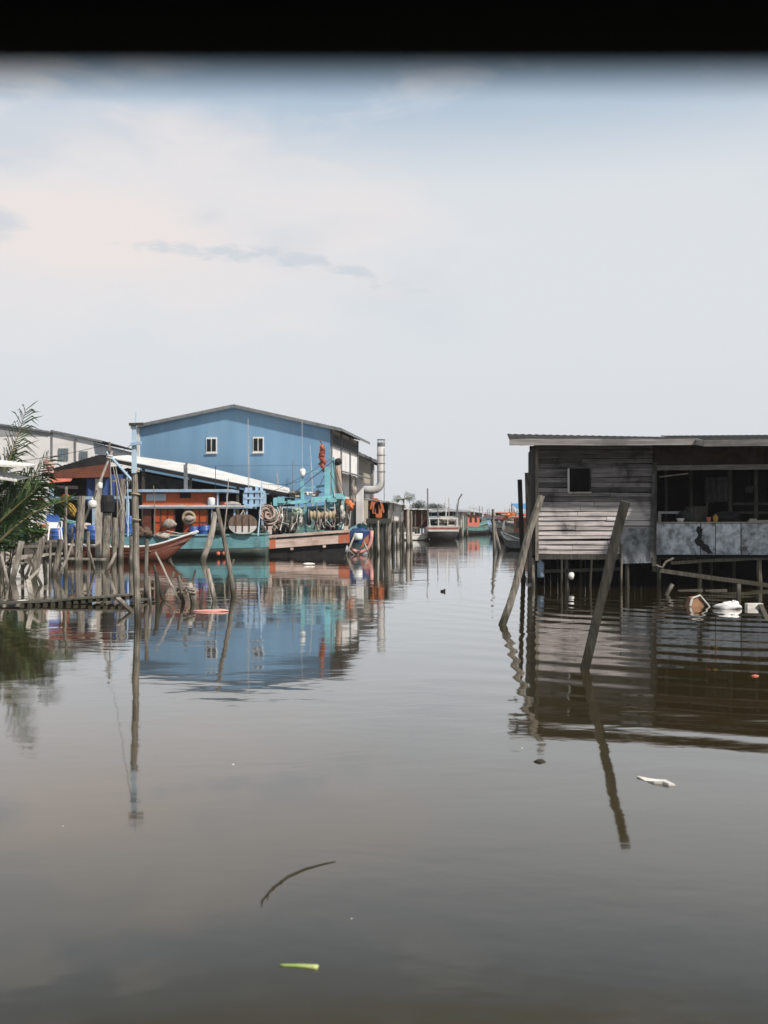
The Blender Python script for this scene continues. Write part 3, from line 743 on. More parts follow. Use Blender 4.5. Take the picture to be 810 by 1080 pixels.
    b = MB(); b.sheet((x(688),yr-.04,z(490)),(XE,yr-.04,z(490)),(XE,yr-.04,z(465)),(x(688),yr-.04,z(465)),36,.012,.012); b.build('rusty_band', BROWNBD, t)
    b = MB(); b.bar((x(688),yr-.10,z(493.5)),(XE,yr-.10,z(492.5)),.06,.15,0,1,14,.006); b.build('lintel', FASCIA, t)
    xs = [x(689),x(737),x(752),x(778),x(812),XE]
    for i in range(5):
        b = MB(); xa, xb = xs[i]+.012, xs[i+1]-.012
        b.sheet((xa,yr-.06-.01*(i%2),z(585.5+R.uniform(-.5,.5))),(xb,yr-.06-.01*(i%2),z(585.5)),(xb,yr-.06-.01*(i%2),z(552)),(xa,yr-.06-.01*(i%2),z(552)),0,0,.012,6,0,.008,R.uniform(.82,1.05))
        b.build('parapet_sheet', ZINCOLD, t)
    # a long black streak torn through the parapet
    b = MB(); pl = [(732,556),(737,555),(739,562),(736,568),(743,575),(749,582),(745,584.4),(738,579),(731,571),(733,563)]
    p2 = []
    for i_ in range(len(pl)):
        a_, c_ = pl[i_], pl[(i_+1) % len(pl)]
        for k_ in range(4): p2.append((a_[0]+(c_[0]-a_[0])*k_/4+R.uniform(-1.5,1.5), min(584.6,a_[1]+(c_[1]-a_[1])*k_/4+R.uniform(-.7,.7))))
    b.prism([(x(a),z(c)) for a,c in p2], yr-.085, yr-.078)
    b.build('torn_hole', BLACK, t)
    b = MB(); b.bar((x(688),yr-.07,z(551)),(XE,yr-.07,z(551)),.10,.035); b.build('parapet_rail', PALEWOOD, t)
    b = MB(); b.b2(x(688),XE,yr-.03,yr+.06,zb-.16,zb+.0); b.build('veranda_beam', DARKWOOD, t)
    for px in (776,803,850):
        b = MB(); b.bar((x(px),yr+.9,zb),(x(px),yr+.9,zt),.10,.08); b.build('inner_post', DARKWOOD, t)
    for px in (713,740):
        b = MB(); b.bar((x(px),yr+1.6,zb),(x(px),yr+1.6,zt),.08,.08); b.build('inner_post', DARKWOOD, t)
    for py in (531,540.5):
        b = MB(); b.bar((x(777),yr+.84,z(py)),(x(850),yr+.84,z(py)),.05,.07); b.build('inner_rail', DARKWOOD, t)
    b = MB(); b.bar((x(697),.6,z(502.5)),(x(727),.6,z(499)),.03,.035); b.build('batten', PALEWOOD, t)
    # roof
    ze = z(467)-.02+.0; y0 = -1.0; yb = DP+.25
    zf0, zr0 = 4.20, 4.20+.085*(yb-y0)
    b = MB(); b.sheet((-.85,y0,zf0),(x(724),y0,zf0-.02),(x(724),yb,zr0),(-.72,yb,zr0+.14),22,.011,.014); rf = b.build('roof', ROOFDARK, t)
    b = MB(); b.sheet((x(723),y0-.75,zf0-.115),(XE+.4,y0-.75,zf0-.115),(XE+.4,yb,zr0+.035),(x(723),yb,zr0+.035),40,.018,.014); b.build('roof', ROOFDARK, t)  # deeper eave section added to cast the diagonal shadow on the wall
    b = MB(); b.bar((-.85,y0-.03,zf0-.09),(x(724),y0-.03,zf0-.115),.035,.19,0,1,10,.004); b.build('fascia', FASCIA, rf)
    b = MB(); b.bar((x(723)-.01,y0-.05,zf0-.115),(x(723)-.01,y0-.76,zf0-.20),.03,.16,0,1.5); b.build('fascia', FASCIA, rf)  # return of the added step, tinted pale so its shaded face matches sunlit fascia
    b = MB(); b.bar((x(723),y0-.78,zf0-.205),(XE+.4,y0-.78,zf0-.205),.035,.19,0,.6,10,.004); b.build('fascia', FASCIA, rf)
    for i in range(9):
        xx = -.5+i*1.35
        b = MB(); f0 = y0+.05 if xx < x(723) else y0-.70
        za = zf0-.13+(.0 if xx < x(723) else -.10)
        b.bar((xx,f0,za),(xx,yb-.05,zr0-.10),.06,.10); b.build('rafter', DARKWOOD, t)
    # underside: stilts, beams, braces
    for i,(px,dy,wpx) in enumerate(((562,.05,4),(569,1.4,4),(592,0,2.6),(598,.4,4.2),(623,0,2.8),(616,1.0,3),(654,-.08,2.6),(660,.06,5),(694,.3,5),(700,1.2,4),(737,.35,5),(757,1.3,4),(797,.3,6),(780,1.2,4),(835,.3,6),(870,.3,6),(925,.3,6),(575,2.6,5),(640,2.4,5),(720,2.5,5),(790,2.6,5),(880,2.6,5))):
        b = MB(); zz = zb-.13
        if px == 654: zz = z(573)
        log_part(b, (x(px)+R.uniform(-.06,.06),dy,-.6), (x(px),dy,zz), wpx/s/2); b.build('stilt', (DARKWOOD if i % 3 else GREYWOOD), t)
    b = MB(); b.bar((x(575),.25,z(603)),(x(655),.25,z(600)),.06,.09); b.build('cross_brace', DARKWOOD, t)
    b = MB(); b.bar((x(686),.05,z(600)),(x(860),.02,z(624)),.09,.13,0,1.3,8,.01); b.build('cross_brace', DARKWOOD, t)
    b = MB(); b.bar((x(705),.1,z(593)),(x(830),.1,z(586)),.07,.10,0,1,8,.01); b.build('cross_brace', DARKWOOD, t)
    b = MB(); b.tube([(x(684),-.05,z(592)),(x(690),-.06,z(596)),(x(695),-.06,z(598)),(x(699),-.05,z(592)),(x(707),-.05,z(588))],.035,7,None,.15); b.build('broken_bracket', GREYWOOD, t)
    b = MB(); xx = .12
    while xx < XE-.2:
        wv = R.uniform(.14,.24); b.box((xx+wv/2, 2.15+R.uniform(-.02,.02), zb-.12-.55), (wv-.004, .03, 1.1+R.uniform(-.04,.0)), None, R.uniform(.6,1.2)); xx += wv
    b.build('under_shade_skirt', INNER, t)  # near-black boards added to stand in for the deep shade under the floor
    # things standing inside the veranda
    def loc(px, y, py): 
        q = t.matrix_basis @ Vector((x(px), y, z(py))); return q
    rz = math.radians(-5)
    t2 = thing('bench', loc(709,.95,0), 'pale low bench just inside the dark veranda opening', 'bench', rz=rz); t2.location.z = zb-.02
    b = MB(); b.b2(-.33,.33,-.15,.15,z(541)-zb,z(538.5)-zb); b.build('seat', ZINC, t2)
    for sx in (-1,1):
        b = MB(); b.bar((sx*.30,0,0),(sx*.28,0,z(541)-zb),.10,.22); b.build('leg', ZINC, t2)
    t3 = []
    for px,hh,m,nm,lab in ((716,.10,WHITEPL,'bowl','white bowl on the veranda rail near its left end'),(752,.22,YELLOW,'bottle','ochre bottle on the veranda rail, middle'),(745,.14,SALMON,'cup','reddish cup on the veranda rail beside the ochre bottle')):
        q = loc(px, yr-.07, 551); q.z = z(551)+.02
        b = MB(); r = .07 if nm != 'bowl' else .12
        pr = [(r*.7,0),(r,hh*.3),(r,hh*.7),(r*.35,hh*.85),(r*.3,hh)] if nm == 'bottle' else [(r*.6,0),(r,hh),(r*.85,hh-.01),(r*.5,.03)]
        b.lathe((0,0,0),pr,14); o = b.build(nm, m, None, True, org=Vector((0,0,0)), loc=q); tag(o, lab, nm)
    b = MB(); b.b2(-.32,.32,-.05,.05,0,.05); b.b2(-.28,-.1,-.045,.045,.053,.09)
    q = loc(797,yr-.07,551); o = b.build('plank_scrap', PALEWOOD, None, org=Vector((0,0,0)), loc=(q.x,q.y,z(551)+.02)); o.rotation_euler = (0,0,rz); tag(o, 'pale plank offcut lying on the veranda rail at right', 'plank')
    q = loc(602,.0,607); b = MB(); b.blob((0,0,0),(.09,.09,.10)); o = b.build('float', WHITEPL, None, True, org=Vector((0,0,0)), loc=(q.x-.02,q.y-.10,z(607))); tag(o, 'small white float hanging on a stilt under the plank house', 'float')
    q = loc(571,.3,598); b = MB(); b.lathe((0,0,-.3),[(.06,0),(.10,.04),(.10,.42),(.04,.5),(.04,.58)],12); o = b.build('plastic_jug', mat('pale_blue_plastic',(.36,.48,.62)), None, True, org=Vector((0,0,0)), loc=(q.x,q.y,z(599))); tag(o, 'pale blue plastic jug hung under the left corner of the plank house', 'jug')
house()

# ------------------------------------------------------------------ floating and stranded things
def floaty(b, name, m, px, py, label, cat, smooth=True, rz=0, group=None, dz=0):
    q = W(px, py); o = b.build(name, m, None, smooth, org=Vector((0,0,0)), loc=(q.x, q.y, dz)); o.rotation_euler = (0,0,rz)
    return tag(o, label, cat, group)
t = thing('broken_box', W(733,639), 'half-sunk brown and white broken box floating before the house', 'box', rz=.3); t.scale = (.82,.82,.82)
b = MB(); b.add([(-.26,-.15,-.05),(.2,-.2,-.05),(.26,.16,-.05),(-.22,.2,-.05),(-.16,-.08,.22),(.06,-.1,.30),(.13,.1,.27),(-.13,.12,.25)],[(0,1,5,4),(1,2,6,5),(2,3,7,6),(3,0,4,7),(4,5,6,7),(3,2,1,0)]); b.build('shell', CARD, t)
b = MB(); b.bar((.08,-.14,.29),(.31,-.24,-.02),.10,.03); b.bar((-.17,-.11,.23),(.07,-.14,.31),.05,.03); b.bar((-.28,-.18,.02),(-.17,-.11,.22),.05,.02); b.build('lid_edge', FOAM, t)
b = MB(); b.blob((0,0,.05),(.27,.15,.10),16,10,.16); b.blob((.14,.0,.08),(.10,.10,.09),10,8,.2); floaty(b,'plastic_bag',WHITEPL,768,642,'bulging white plastic bag floating before the house','bag')
t = thing('pale_board', W(798,641), 'white-ended board with a pole slanting off it at the right edge of the water', 'board', world=True)
b = MB(); q = W(795,641); b.box((q.x,q.y,.05),(.36,.14,.10),(0,0,.1)); b.build('end', FOAM, t)
b = MB(); b.bar(W(801,641)+Vector((.02,0,.06)), W(818,668)+Vector((0,0,-.10)), .09, .06); b.build('pole', PALEWOOD, t)
post(703,627,709,616,4.2,'short leaning stub in the water left of the brown box','stub','stub',None,PALEWOOD,'square')
post(779,632,779,616,4,'short upright stub in the water behind the white bag','stub','stub',None,GREYWOOD,'square')
b = MB(); b.bar((-.32,0,.0),(.36,.03,.02),.10,.04); floaty(b,'floating_plank',PALEWOOD,727,623,'pale floating strip right behind the brown box','plank',False)
b = MB(); b.bar((-.3,0,.0),(.3,.03,.02),.10,.04); floaty(b,'floating_plank',PALEWOOD,755,623,'greyish floating strip between brown box and white bag, behind','plank',False)
for i,(px,py,r,lab) in enumerate(((552,611,.12,'round white foam piece by the left corner stilts of the house'),(560,614,.16,'largest white foam piece by the left corner stilts of the house'),(568,609,.10,'small white foam piece nearest the pale blue jug'),(548,606,.09,'small white foam piece farthest left by the corner stilts'))):
    b = MB(); b.blob((0,0,.03),(r,r*.8,r*.8),10,8,.12); floaty(b,'foam_piece',FOAM,px,py,lab,'foam',group='foam scraps at the house corner')
b = MB(); b.blob((0,0,.03),(.12,.1,.1)); floaty(b,'foam_piece',FOAM,592,612,'white foam piece beneath the plank wall','foam',group=None)
# near water
q = [W(354,908), W(340,911), W(322,916), W(304,924), W(288,936), W(276,950)]
t = thing('drifting_twig', q[3], 'long curved dark twig floating in the near water', 'twig', world=True)
b = MB(); b.tube([Vector((p.x,p.y,.003)) for p in q], [.002,.003,.005,.006,.005,.003], 7, None, .15); b.build('stem', DARKWOOD, t)
b = MB()
for k in (3.4,3.9,4.4,4.9):
    i = int(k); p = q[i].lerp(q[min(i+1,5)],k-i); d = (q[min(i+1,5)]-q[i]).normalized()
    b.tube([(p.x,p.y,.006),(p.x+d.x*.05+.012,p.y+d.y*.05+.02*(1 if i%2 else -1),.010)],[.004,.002],5)
b.build('side_shoots', DARKWOOD, t)
b = MB(); n = 9; vs = []; 
for i in range(n):
    k = i/(n-1); wd = .004+.014*k**.8; xx = -.088+.175*k; yy = .012*math.sin(k*2)
    vs += [(xx,yy-wd,.003),(xx,yy,.006+.010*k),(xx,yy+wd,.003),(xx,yy,-.008)]
fs = [(i*4+j, i*4+(j+1)%4, i*4+4+(j+1)%4, i*4+4+j) for i in range(n-1) for j in range(4)] + [(0,1,2,3),tuple(range(4*n-1,4*n-5,-1))]
b.add(vs, fs); floaty(b,'leaf_stalk',LEAFG,315,1019,'fresh green leaf stalk floating at the bottom of the picture','leaf',rz=-.22)
b = MB(); pl = [(-.16,.02),(-.10,.055),(-.02,.045),(.07,.04),(.17,.0),(.13,-.03),(.08,-.02),(.02,-.045),(-.06,-.03)]
b.add([(x,y,.012+.01*math.sin(x*20)) for x,y in pl]+[(x,y,-.005) for x,y in pl], [tuple(range(9)),tuple(range(17,8,-1))]+[(i,i+9,(i+1)%9+9,(i+1)%9) for i in range(9)])
floaty(b,'torn_foam_board',FOAM,690,824,'torn cream foam board floating in the open near water at right','foam board',False,rz=-.75)
b = MB(); b.blob((0,0,.0),(.05,.035,.02)); floaty(b,'dead_leaf',DARKWOOD,569,803,'dark curled dead leaf floating below the leaning pole','leaf')
b = MB(); b.blob((0,0,.0),(.05,.03,.02)); floaty(b,'red_scrap',SALMON,796,713,'small red scrap floating at the right edge','scrap')
b = MB(); b.blob((0,0,.01),(.07,.05,.04)); b.blob((.05,0,.05),(.03,.02,.025)); floaty(b,'dark_scrap',BLACK,467,624,'tiny dark scrap floating alone in mid channel','scrap')
b = MB(); b.blob((0,0,.01),(.30,.08,.035),14,8,.12); b.blob((.25,.02,.02),(.20,.06,.035),12,8,.12); floaty(b,'pink_float',PINKPL,219,645,'long pink plastic float in the water right of the tied stakes','float')
for i,(px,py,s) in enumerate(((67,871,.007),(550,789,.011),(246,806,.011),(371,968,.005))):
    b = MB(); b.blob((0,0,.001),(s,s*.8,s*.3),8,6); floaty(b,'foam_fleck',FOAM,px,py,'tiny pale fleck drifting on the open near water','fleck',group='pale flecks on the water')
b = MB(); b.blob((0,0,.04),(.16,.1,.06)); floaty(b,'white_fleck',FOAM,264,585,'white scrap floating below the trawl door','scrap')
b = MB(); b.blob((0,0,.04),(.26,.1,.06)); floaty(b,'white_fleck',FOAM,326,596,'white scrap floating before the aqua trawler','scrap')

# ------------------------------------------------------------------ boats
def hull_parts(root, L, B, zs, zm, zb, band, mh, mb_, mg, sgn=1, draft=.5, rake=.9, rail=.06, fine=.5, deck=True, n=18):
    """bow towards +x*sgn; root is amidships on the waterline"""
    st = []
    for i in range(n+1):
        k = i/n
        hb = B/2*(1-max(0,(k-fine)/(1-fine))**2.1*.97)*(.88+.12*min(1,k/.2))
        zt = zs + (zm-zs)*min(1,k/.5)*(2-min(1,k/.5)) if k < .5 else zm + (zb-zm)*((k-.5)/.5)**2
        xx = (k-.5)*L
        rk = lambda z: rake*max(0,(k-.6)/.4)**2*(z/zb - 1)
        st.append([(sgn*(xx+rk(zt)), hb, zt), (sgn*(xx+rk(zt-band)), hb*.965, zt-band), (sgn*(xx+rk(.15)), hb*.80, .12), (sgn*(xx+rk(-.2)-.2*k), hb*.45, -draft*.6), (sgn*(xx+rk(-draft)-.3*k), 0.0, -draft)])
    b = MB(); vs = []; fs = []
    for s_ in st: vs += [p for p in s_[1:]] + [(x,-y,z) for x,y,z in reversed(s_[1:4])]
    m = 7
    for i in range(n):
        for j in range(m-1): fs.append((i*m+j, i*m+j+1, (i+1)*m+j+1, (i+1)*m+j))
    fs.append(tuple(range(m))); fs.append(tuple(range(n*m+m-1, n*m-1, -1)))
    fs += [(i*m, (i+1)*m, (i+1)*m+m-1, i*m+m-1) for i in range(n)]
    b.add(vs, fs); b.build('hull', mh, root, True)
    b = MB()
    for sd in (1,-1):
        vs = []
        for s_ in st: 
            (x0,y0,z0),(x1,y1,z1) = s_[0], s_[1]
            vs += [(x1,sd*(y1+.015),z1),(x0,sd*(y0+.015),z0),(x0,sd*max(0,y0-.05),z0),(x1,sd*max(0,y1-.05),z1)]
        b.add(vs, [(i*4+j, i*4+(j+1)%4, i*4+4+(j+1)%4, i*4+4+j) for i in range(n) for j in range(4)])
    (x0,y0,z0),(x1,y1,z1) = st[0][0], st[0][1]
    b.add([(x0-sgn*.015,-y0,z0),(x0-sgn*.015,y0,z0),(x1-sgn*.015,y1,z1),(x1-sgn*.015,-y1,z1),(x0+sgn*.05,-y0,z0),(x0+sgn*.05,y0,z0),(x1+sgn*.05,y1,z1),(x1+sgn*.05,-y1,z1)],[(0,1,2,3),(4,7,6,5),(0,4,5,1),(2,6,7,3)])
    b.build('upper_strake', mb_, root)
    b = MB()
    for sd in (1,-1): b.tube([(p[0][0], sd*p[0][1], p[0][2]+rail*.5) for p in st], rail, 6)
    b.tube([(x0,-y0,z0+rail*.5),(x0,y0,z0+rail*.5)], rail, 6)
    b.build('gunwale', mg, root)
    if deck:
        b = MB(); vs = []
        for s_ in st: x,y,z = s_[0]; vs += [(x,y-.05,z-.28),(x,-y+.05,z-.28)]
        b.add(vs, [(2*i,2*i+1,2*i+3,2*i+2) for i in range(n)]); b.build('deck', DARKWOOD, root)
    return st

def barrel(loc, label, r=.29, h=.88, m=None, lying=False):
    t = thing('barrel', loc, label, 'barrel', 'blue plastic barrels on the orange boat')
    pr = [(r*.80,0),(r*.97,.05*h),(r,.15*h),(r*.97,.30*h),(r*1.03,.33*h),(r*.98,.36*h),(r,.5*h),(r*.98,.64*h),(r*1.03,.67*h),(r*.97,.70*h),(r*.98,.88*h),(r*.84,.97*h),(r*.80,h)]
    b = MB(); b.lathe((0,0,0), pr, 16); b.build('drum', m or BLUEPL, t, True)
    b = MB(); b.lathe((r*.4,0,h+.001), [(.05,0),(.05,.03)], 8); b.lathe((-r*.4,0,h+.001), [(.05,0),(.05,.03)], 8); b.build('bung', BLACK, t)
    return t

def orange_boat():
    D = 50.0; s = F/D; fx = lambda px: (px-161)/s; fz = lambda py: H+(CY-py)/s
    yd = D + 1.75
    t = thing('orange_cabin_boat', ((161-CX)/s, yd, 0), 'long teal-hulled fishing boat with a two-deck orange cabin under pale blue roofs', 'boat')
    hull_parts(t, 11.2, 3.3, 1.12, 1.05, 2.0, .62, mat('dark_green_hull',(.06,.085,.075),(.035,.05,.045),.6,(.5,1,3),2,(.10,.06,.04),.4,1.5), TEAL, TEALG, -1, .6, .9, .07, .6)
    yf = -1.25
    b = MB(); b.b2(fx(100),fx(262),yf+.10,1.2,.80,.86); b.build('cabin_floor', DARKWOOD, t)
    b = MB(); b.b2(fx(149),fx(219),1.15,1.2,.87,fz(536)-.01); b.b2(fx(149)-.04,fx(149),yf+.1,1.14,.87,fz(536)-.01); b.build('cabin_back', INNER, t)
    for a, c in ((148,157),(160,182),(192,217)):
        w_ = MB(); 
        w_.b2(fx(a),fx(c),yf,yf+.05,.87,fz(536)-.01); o = w_.build('cabin_panel', ORANGE if a > 150 else REDBROWN, t)
        if a > 150:
            q = MB(); 
            for k in range(4):
                xx = fx(a)+(fx(c)-fx(a))*k/3; q.b2(xx-.03,xx+.03,yf-.028,yf-.002,.87,fz(536)-.02)
            q.b2(fx(a),fx(c),yf-.022,yf-.003,fz(551)-.03,fz(551)+.03); q.build('batten', REDBROWN, o)
    b = MB(); b.torus((fx(197.5),yf-.10,fz(546)),.29,.075,(0,1,.1),22,8); lr = b.build('tyre_fender', ROPE, t, True)
    b = MB(); b.b2(fx(145),fx(262),yf-.25,1.45,fz(536),fz(533)); b.build('cabin_roof', PALEBLUE, t)
    for px in (246,259,222):
        b = MB(); b.bar((fx(px),yf-.05,.87),(fx(px),yf-.05,fz(536)),.08); b.build('roof_post', PALEBLUE, t)
    y2 = yf+.15
    b = MB(); b.b2(fx(147),fx(222),y2,1.0,fz(533)+.003,fz(519)); uc = b.build('upper_cabin', ORANGE, t)
    b = MB(); b.b2(fx(187),fx(198.5),y2-.03,y2-.003,fz(525),fz(519.6)); b.build('window', GLASS, uc)
    b = MB(); b.b2(fx(151),fx(172),y2-.03,y2-.003,fz(528),fz(520.5)); b.build('window', mat('hazy_pale_glass',(.42,.47,.52),(.30,.36,.42),.15,freq=1.2), uc)
    b = MB(); b.b2(fx(146.8),fx(222.2),y2-.05,y2-.003,fz(533)+.004,fz(531.3)); b.build('sill_band', RUSTRED, uc)
    b = MB(); b.b2(fx(133),fx(243),y2-.35,1.25,fz(518.8)+.003,fz(515.8)); b.build('upper_roof', PALEBLUE, t)
    for px in (238,228):
        b = MB(); b.bar((fx(px),y2-.2,fz(533)),(fx(px),y2-.2,fz(519)),.07); b.build('roof_post', PALEBLUE, t)
    b = MB(); b.bar((fx(188),.2,fz(516)),(fx(187.3),.2,fz(488)),.17); b.bar((fx(187.5),.2,fz(490)),(fx(189),.2,fz(485.5)),.10); b.build('funnel', GREYTRIM, t)
    b = MB(); b.tube([(fx(221),.0,fz(516)),(fx(221),.0,fz(490))],.018,5); b.build('aerial', WIRE, t)
    # pale blue deck gear at the stern
    g = MB(); yg = -.2
    g.b2(fx(253),fx(274),yg,yg+.8,fz(534),fz(531)); 
    for a in (254,260.5,267,273): g.b2(fx(a)-.11,fx(a)+.11,yg+.0,yg+.7,fz(531)+.003,fz(519))
    g.b2(fx(253),fx(274),yg-.05,yg+.75,fz(519)+.003,fz(516.5)); g.b2(fx(253),fx(274),yg-.03,yg+.05,fz(526),fz(523.5))
    for a in (255,259,266,271): g.b2(fx(a)-.07,fx(a)+.07,yg+.2,yg+.4,fz(516.5)+.003,fz(512.5+R.uniform(-1,1)))
    g.build('net_winch_frame', PALEBLUE, t)
    b = MB(); b.b2(fx(254),fx(273),yg+.25,yg+.45,fz(531)+.01,fz(519.5)); b.build('winch_drum', BLACK, t)
    for a in (254.5,272):
        b = MB(); b.bar((fx(a),yg+.35,.80),(fx(a),yg+.35,fz(534)),.10); b.build('frame_leg', PALEBLUE, t)
    b = MB(); b.tube([(fx(257),0,fz(516)),(fx(256.5),0,fz(438))],.02,5); b.tube([(fx(259),0,fz(516)),(fx(257),0,fz(462))],.012,5); b.build('aerial', mat('pale_grey_aerial',(.5,.52,.54)), t)
    b = MB(); b.bar((fx(41),yf+.0,fz(525.5)),(fx(141),yf+.0,fz(524.2)),.15,.15); b.build('awning_rail', PALEBLUE, t)
    for px in (51,96,132):
        b = MB(); b.bar((fx(px),yf+.02,.9),(fx(px),yf+.02,fz(515 if px == 51 else 526)),.15); b.build('awning_post', PALEBLUE, t)
    b = MB(); b.b2(fx(146),fx(258),yf-.28,yf-.255,fz(534.5),fz(532.8)); b.build('roof_edge', WHITEPAINT, t)
    # things on the boat
    base = t.location
    def L3(px, y, z): return (base.x+fx(px), base.y+y, z)
    b = MB(); p = L3(200,-1.1,0); 
    barrel(L3(203,-1.48+.1,.84), 'blue barrel left of two beside the orange cabin door', .24, .72)
    barrel(L3(214.5,-1.30,.84), 'blue barrel right of two, widest, behind the gnarled log', .31, .78)
    for i,(px,lab,h,z0) in enumerate(((57,'blue barrel farthest left, below the chair cloth',.7,.84),(75,'blue barrel left of the leaning stout pile',.85,.84),(95,'blue barrel just right of the leaning stout pile',.78,.84),(104,'blue barrel behind the pale square pile',.7,.84),(117,'blue barrel just right of the capped pile',.7,.84),(125,'blue barrel in the middle between capped pile and tall pole',.62,.84),(134,'tall blue barrel standing left of the tall pole',1.25,.84))):
        barrel(L3(px,-1.28+.12*(i%2),z0), lab, .29 if i != 6 else .25, h)
    b = MB(); b.blob((0,0,.1),(.42,.3,.18),12,8,.15); o = b.build('cloth_bundle', NETP, None, True, org=Vector((0,0,0)), loc=L3(170,-1.55,.97)); tag(o,'pale cloth bundle on the gunwale before the orange cabin','bundle')
    b = MB(); b.blob((0,0,.1),(.34,.16,.22),12,8,.15); o = b.build('cloth_bundle', NETP, None, True, org=Vector((0,0,0)), loc=L3(177,-1.36,1.6)); tag(o,'pale sack hung against the orange panel beside the middle door','bundle')
    b = MB(); b.blob((0,0,.1),(.26,.2,.16),12,8,.12); o = b.build('cloth_bundle', NETP, None, True, org=Vector((0,0,0)), loc=L3(198.5,-1.42,1.85)); tag(o,'pale bundle inside the tyre ring on the orange cabin','bundle')
    b = MB(); b.lathe((0,0,0),[(.16,0),(.2,.05),(.2,.35),(.17,.4)],14); o = b.build('bucket', WHITEPL, None, True, org=Vector((0,0,0)), loc=L3(221,-1.15,fz(533)+.003)); tag(o,'white tub on the lower roof right of the orange upper cabin','tub')
    for i,(px,mm,lab) in enumerate(((231,SALMON,'reddish cloth heap on the lower roof, left of two'),(241,NETP,'pinkish net heap on the lower roof, right of two'))):
        b = MB(); b.blob((0,0,.08),(.42,.4,.13),14,8,.15); o = b.build('net_heap', mm, None, True, org=Vector((0,0,0)), loc=L3(px,-.6,fz(533)+.003)); tag(o,lab,'net')
    # oval trawl door hanging at the stern
    q = L3(256,-1.72,0); td = thing('trawl_door', (q[0],q[1],fz(563)), 'oval brown and white trawl door hanging over the teal hull', 'trawl door')
    def oval(z0, z1, n=22):
        a, c = 15/s, 10.3/s; out = []
        for i in range(4*n):
            tt = 2*math.pi*i/(4*n); X_ = abs(math.cos(tt))**.72*a*(1 if math.cos(tt) >= 0 else -1); Z_ = math.sin(tt)*c + c
            out.append((X_, Z_))
        res = []
        for i in range(len(out)):
            p, q2 = out[i], out[(i+1) % len(out)]
            if z0 <= p[1] <= z1: res.append(p)
            for zz in (z0, z1):
                if (p[1]-zz)*(q2[1]-zz) < 0: k = (zz-p[1])/(q2[1]-p[1]); res.append((p[0]+(q2[0]-p[0])*k, zz))
        return res
    zmid = 8.2/s
    b = MB(); b.prism(oval(-1, zmid), -.05, .05); b.build('lower_half', WHITEPAINT, td)
    b = MB(); b.prism(oval(zmid, 9), -.05, .05); up = b.build('upper_half', mat('brown_door_planks',(.20,.145,.115),(.13,.09,.07),.8,(6,6,1),2), td)
    for xx in (-7,0,7):
        b = MB(); b.b2(xx/s-.03,xx/s+.03,-.085,-.052,.12,19.5/s); b.build('iron_strap', mat('rusty_iron_%d'%xx,(.17,.10,.07),(.10,.06,.045),.8), td)
    b = MB(); b.tube([(-.1,0,20/s),(0,.2,25/s),(.1,.0,20/s)],.03,6); b.build('shackle', STEEL, td)
    q = L3(281,-.95,fz(541)); 
    b = MB()
    for i in range(16):
        b.torus((R.uniform(-.14,.14),R.uniform(-.12,.12),R.uniform(-.16,.16)), R.uniform(.16,.42), .035, (R.uniform(-.5,.5),1,R.uniform(-.5,.5)), 18, 5, R.uniform(.7,1.2))
    tag(b.build('rope_coil', mat('pinkish_rope',(.55,.43,.38),(.38,.29,.25),.85,freq=8), None, True, org=Vector((0,0,0)), loc=q), 'big tangled coil of pinkish rope hung right of the trawl door', 'rope')
    # orange buoys by the hull
    for px in (230,236):
        b = MB(); b.blob((0,0,.08),(.1,.1,.1)); tag(b.build('fender_ball', SALMON, None, True, org=Vector((0,0,0)), loc=(P(px,583,49.7).x,49.75,.12)), 'small reddish ball, %s of two, low against the teal hull' % ('left' if px == 230 else 'right'), 'float')
    return t
orange_boat()

def sampan():
    D = 46.0; s = F/D
    t = thing('wooden_sampan', ((138-CX)/s, D+.55, 0), 'red-brown wooden sampan with white gunwale and raised bow, in front of the teal boat', 'boat', rz=math.radians(-3))
    hull_parts(t, (207-68)/s, 1.5, .72, .62, 1.34, .16, REDBROWN, REDBROWN, WHITEPAINT, 1, .25, 1.5, .045, .45)
    b = MB(); b.box(((203-138)/s,0,1.30),(.28,.22,.14),(0,-.3,0)); b.build('bow_block', WHITEPAINT, t)
    for i in range(3):
        b = MB(); b.b2(-1.9+i*1.3,-1.6+i*1.3,-.66,.66,.44,.48); b.build('thwart', GREYWOOD, t)
    b = MB(); b.tube([P(203,562,D+.3),P(190,563,D+.9),P(176,560,D+1.6),P(168,563,D+2.4)],.03,5); tag(b.build('mooring_line', WHROPE), 'pale line from the sampan bow up to the orange boat', 'rope')
sampan()

# tripod of pale spars with floats
def tripod():
    D = 45.0; 
    t = thing('spar_tripod', Vector((P(115,545,D).x, D, 0)), 'pale spars lashed together into a tripod above the piles, below the brown awning', 'spars', world=True)
    top = P(116,481,D)
    for (px,py,dd,w_,m) in ((84,562,-.6,.11,PALEWOOD),(143,511,-.2,.12,PALEBLUE),(118,592,1.2,.07,GREYWOOD)):
        b = MB(); e = P(px,py,D+dd); b.tube([top+(top-e).normalized()*.25, e], w_/2, 7); b.build('spar', m, t)
    b = MB(); b.tube([P(115,484,D),P(115.5,466,D)],.05,6); b.build('mast_stub', GREYWOOD, t)
    b = MB(); b.torus(top,.10,.05,(0,0,1),14,6); b.torus(top-Vector((0,0,.1)),.12,.04,(.2,0,1),14,6); b.build('lashing', WHROPE, t)
    b = MB()
    for (a,c) in (((116,484),(118,523)),((118,486),(130,545)),((121,489),(136,560)),((134,497),(128,560)),((138,505),(124,545))): b.tube([P(*a,D-.1),P(*c,D+.2)],.012,4)
    b.build('stays', WHROPE, t)
tripod()
b = MB(); b.lathe((0,0,-.19),[(.05,0),(.14,.03),(.19,.10),(.20,.19),(.19,.28),(.14,.36),(.05,.39)],16,'Z'); b.bar((0,0,.18),(0,0,.30),.06)
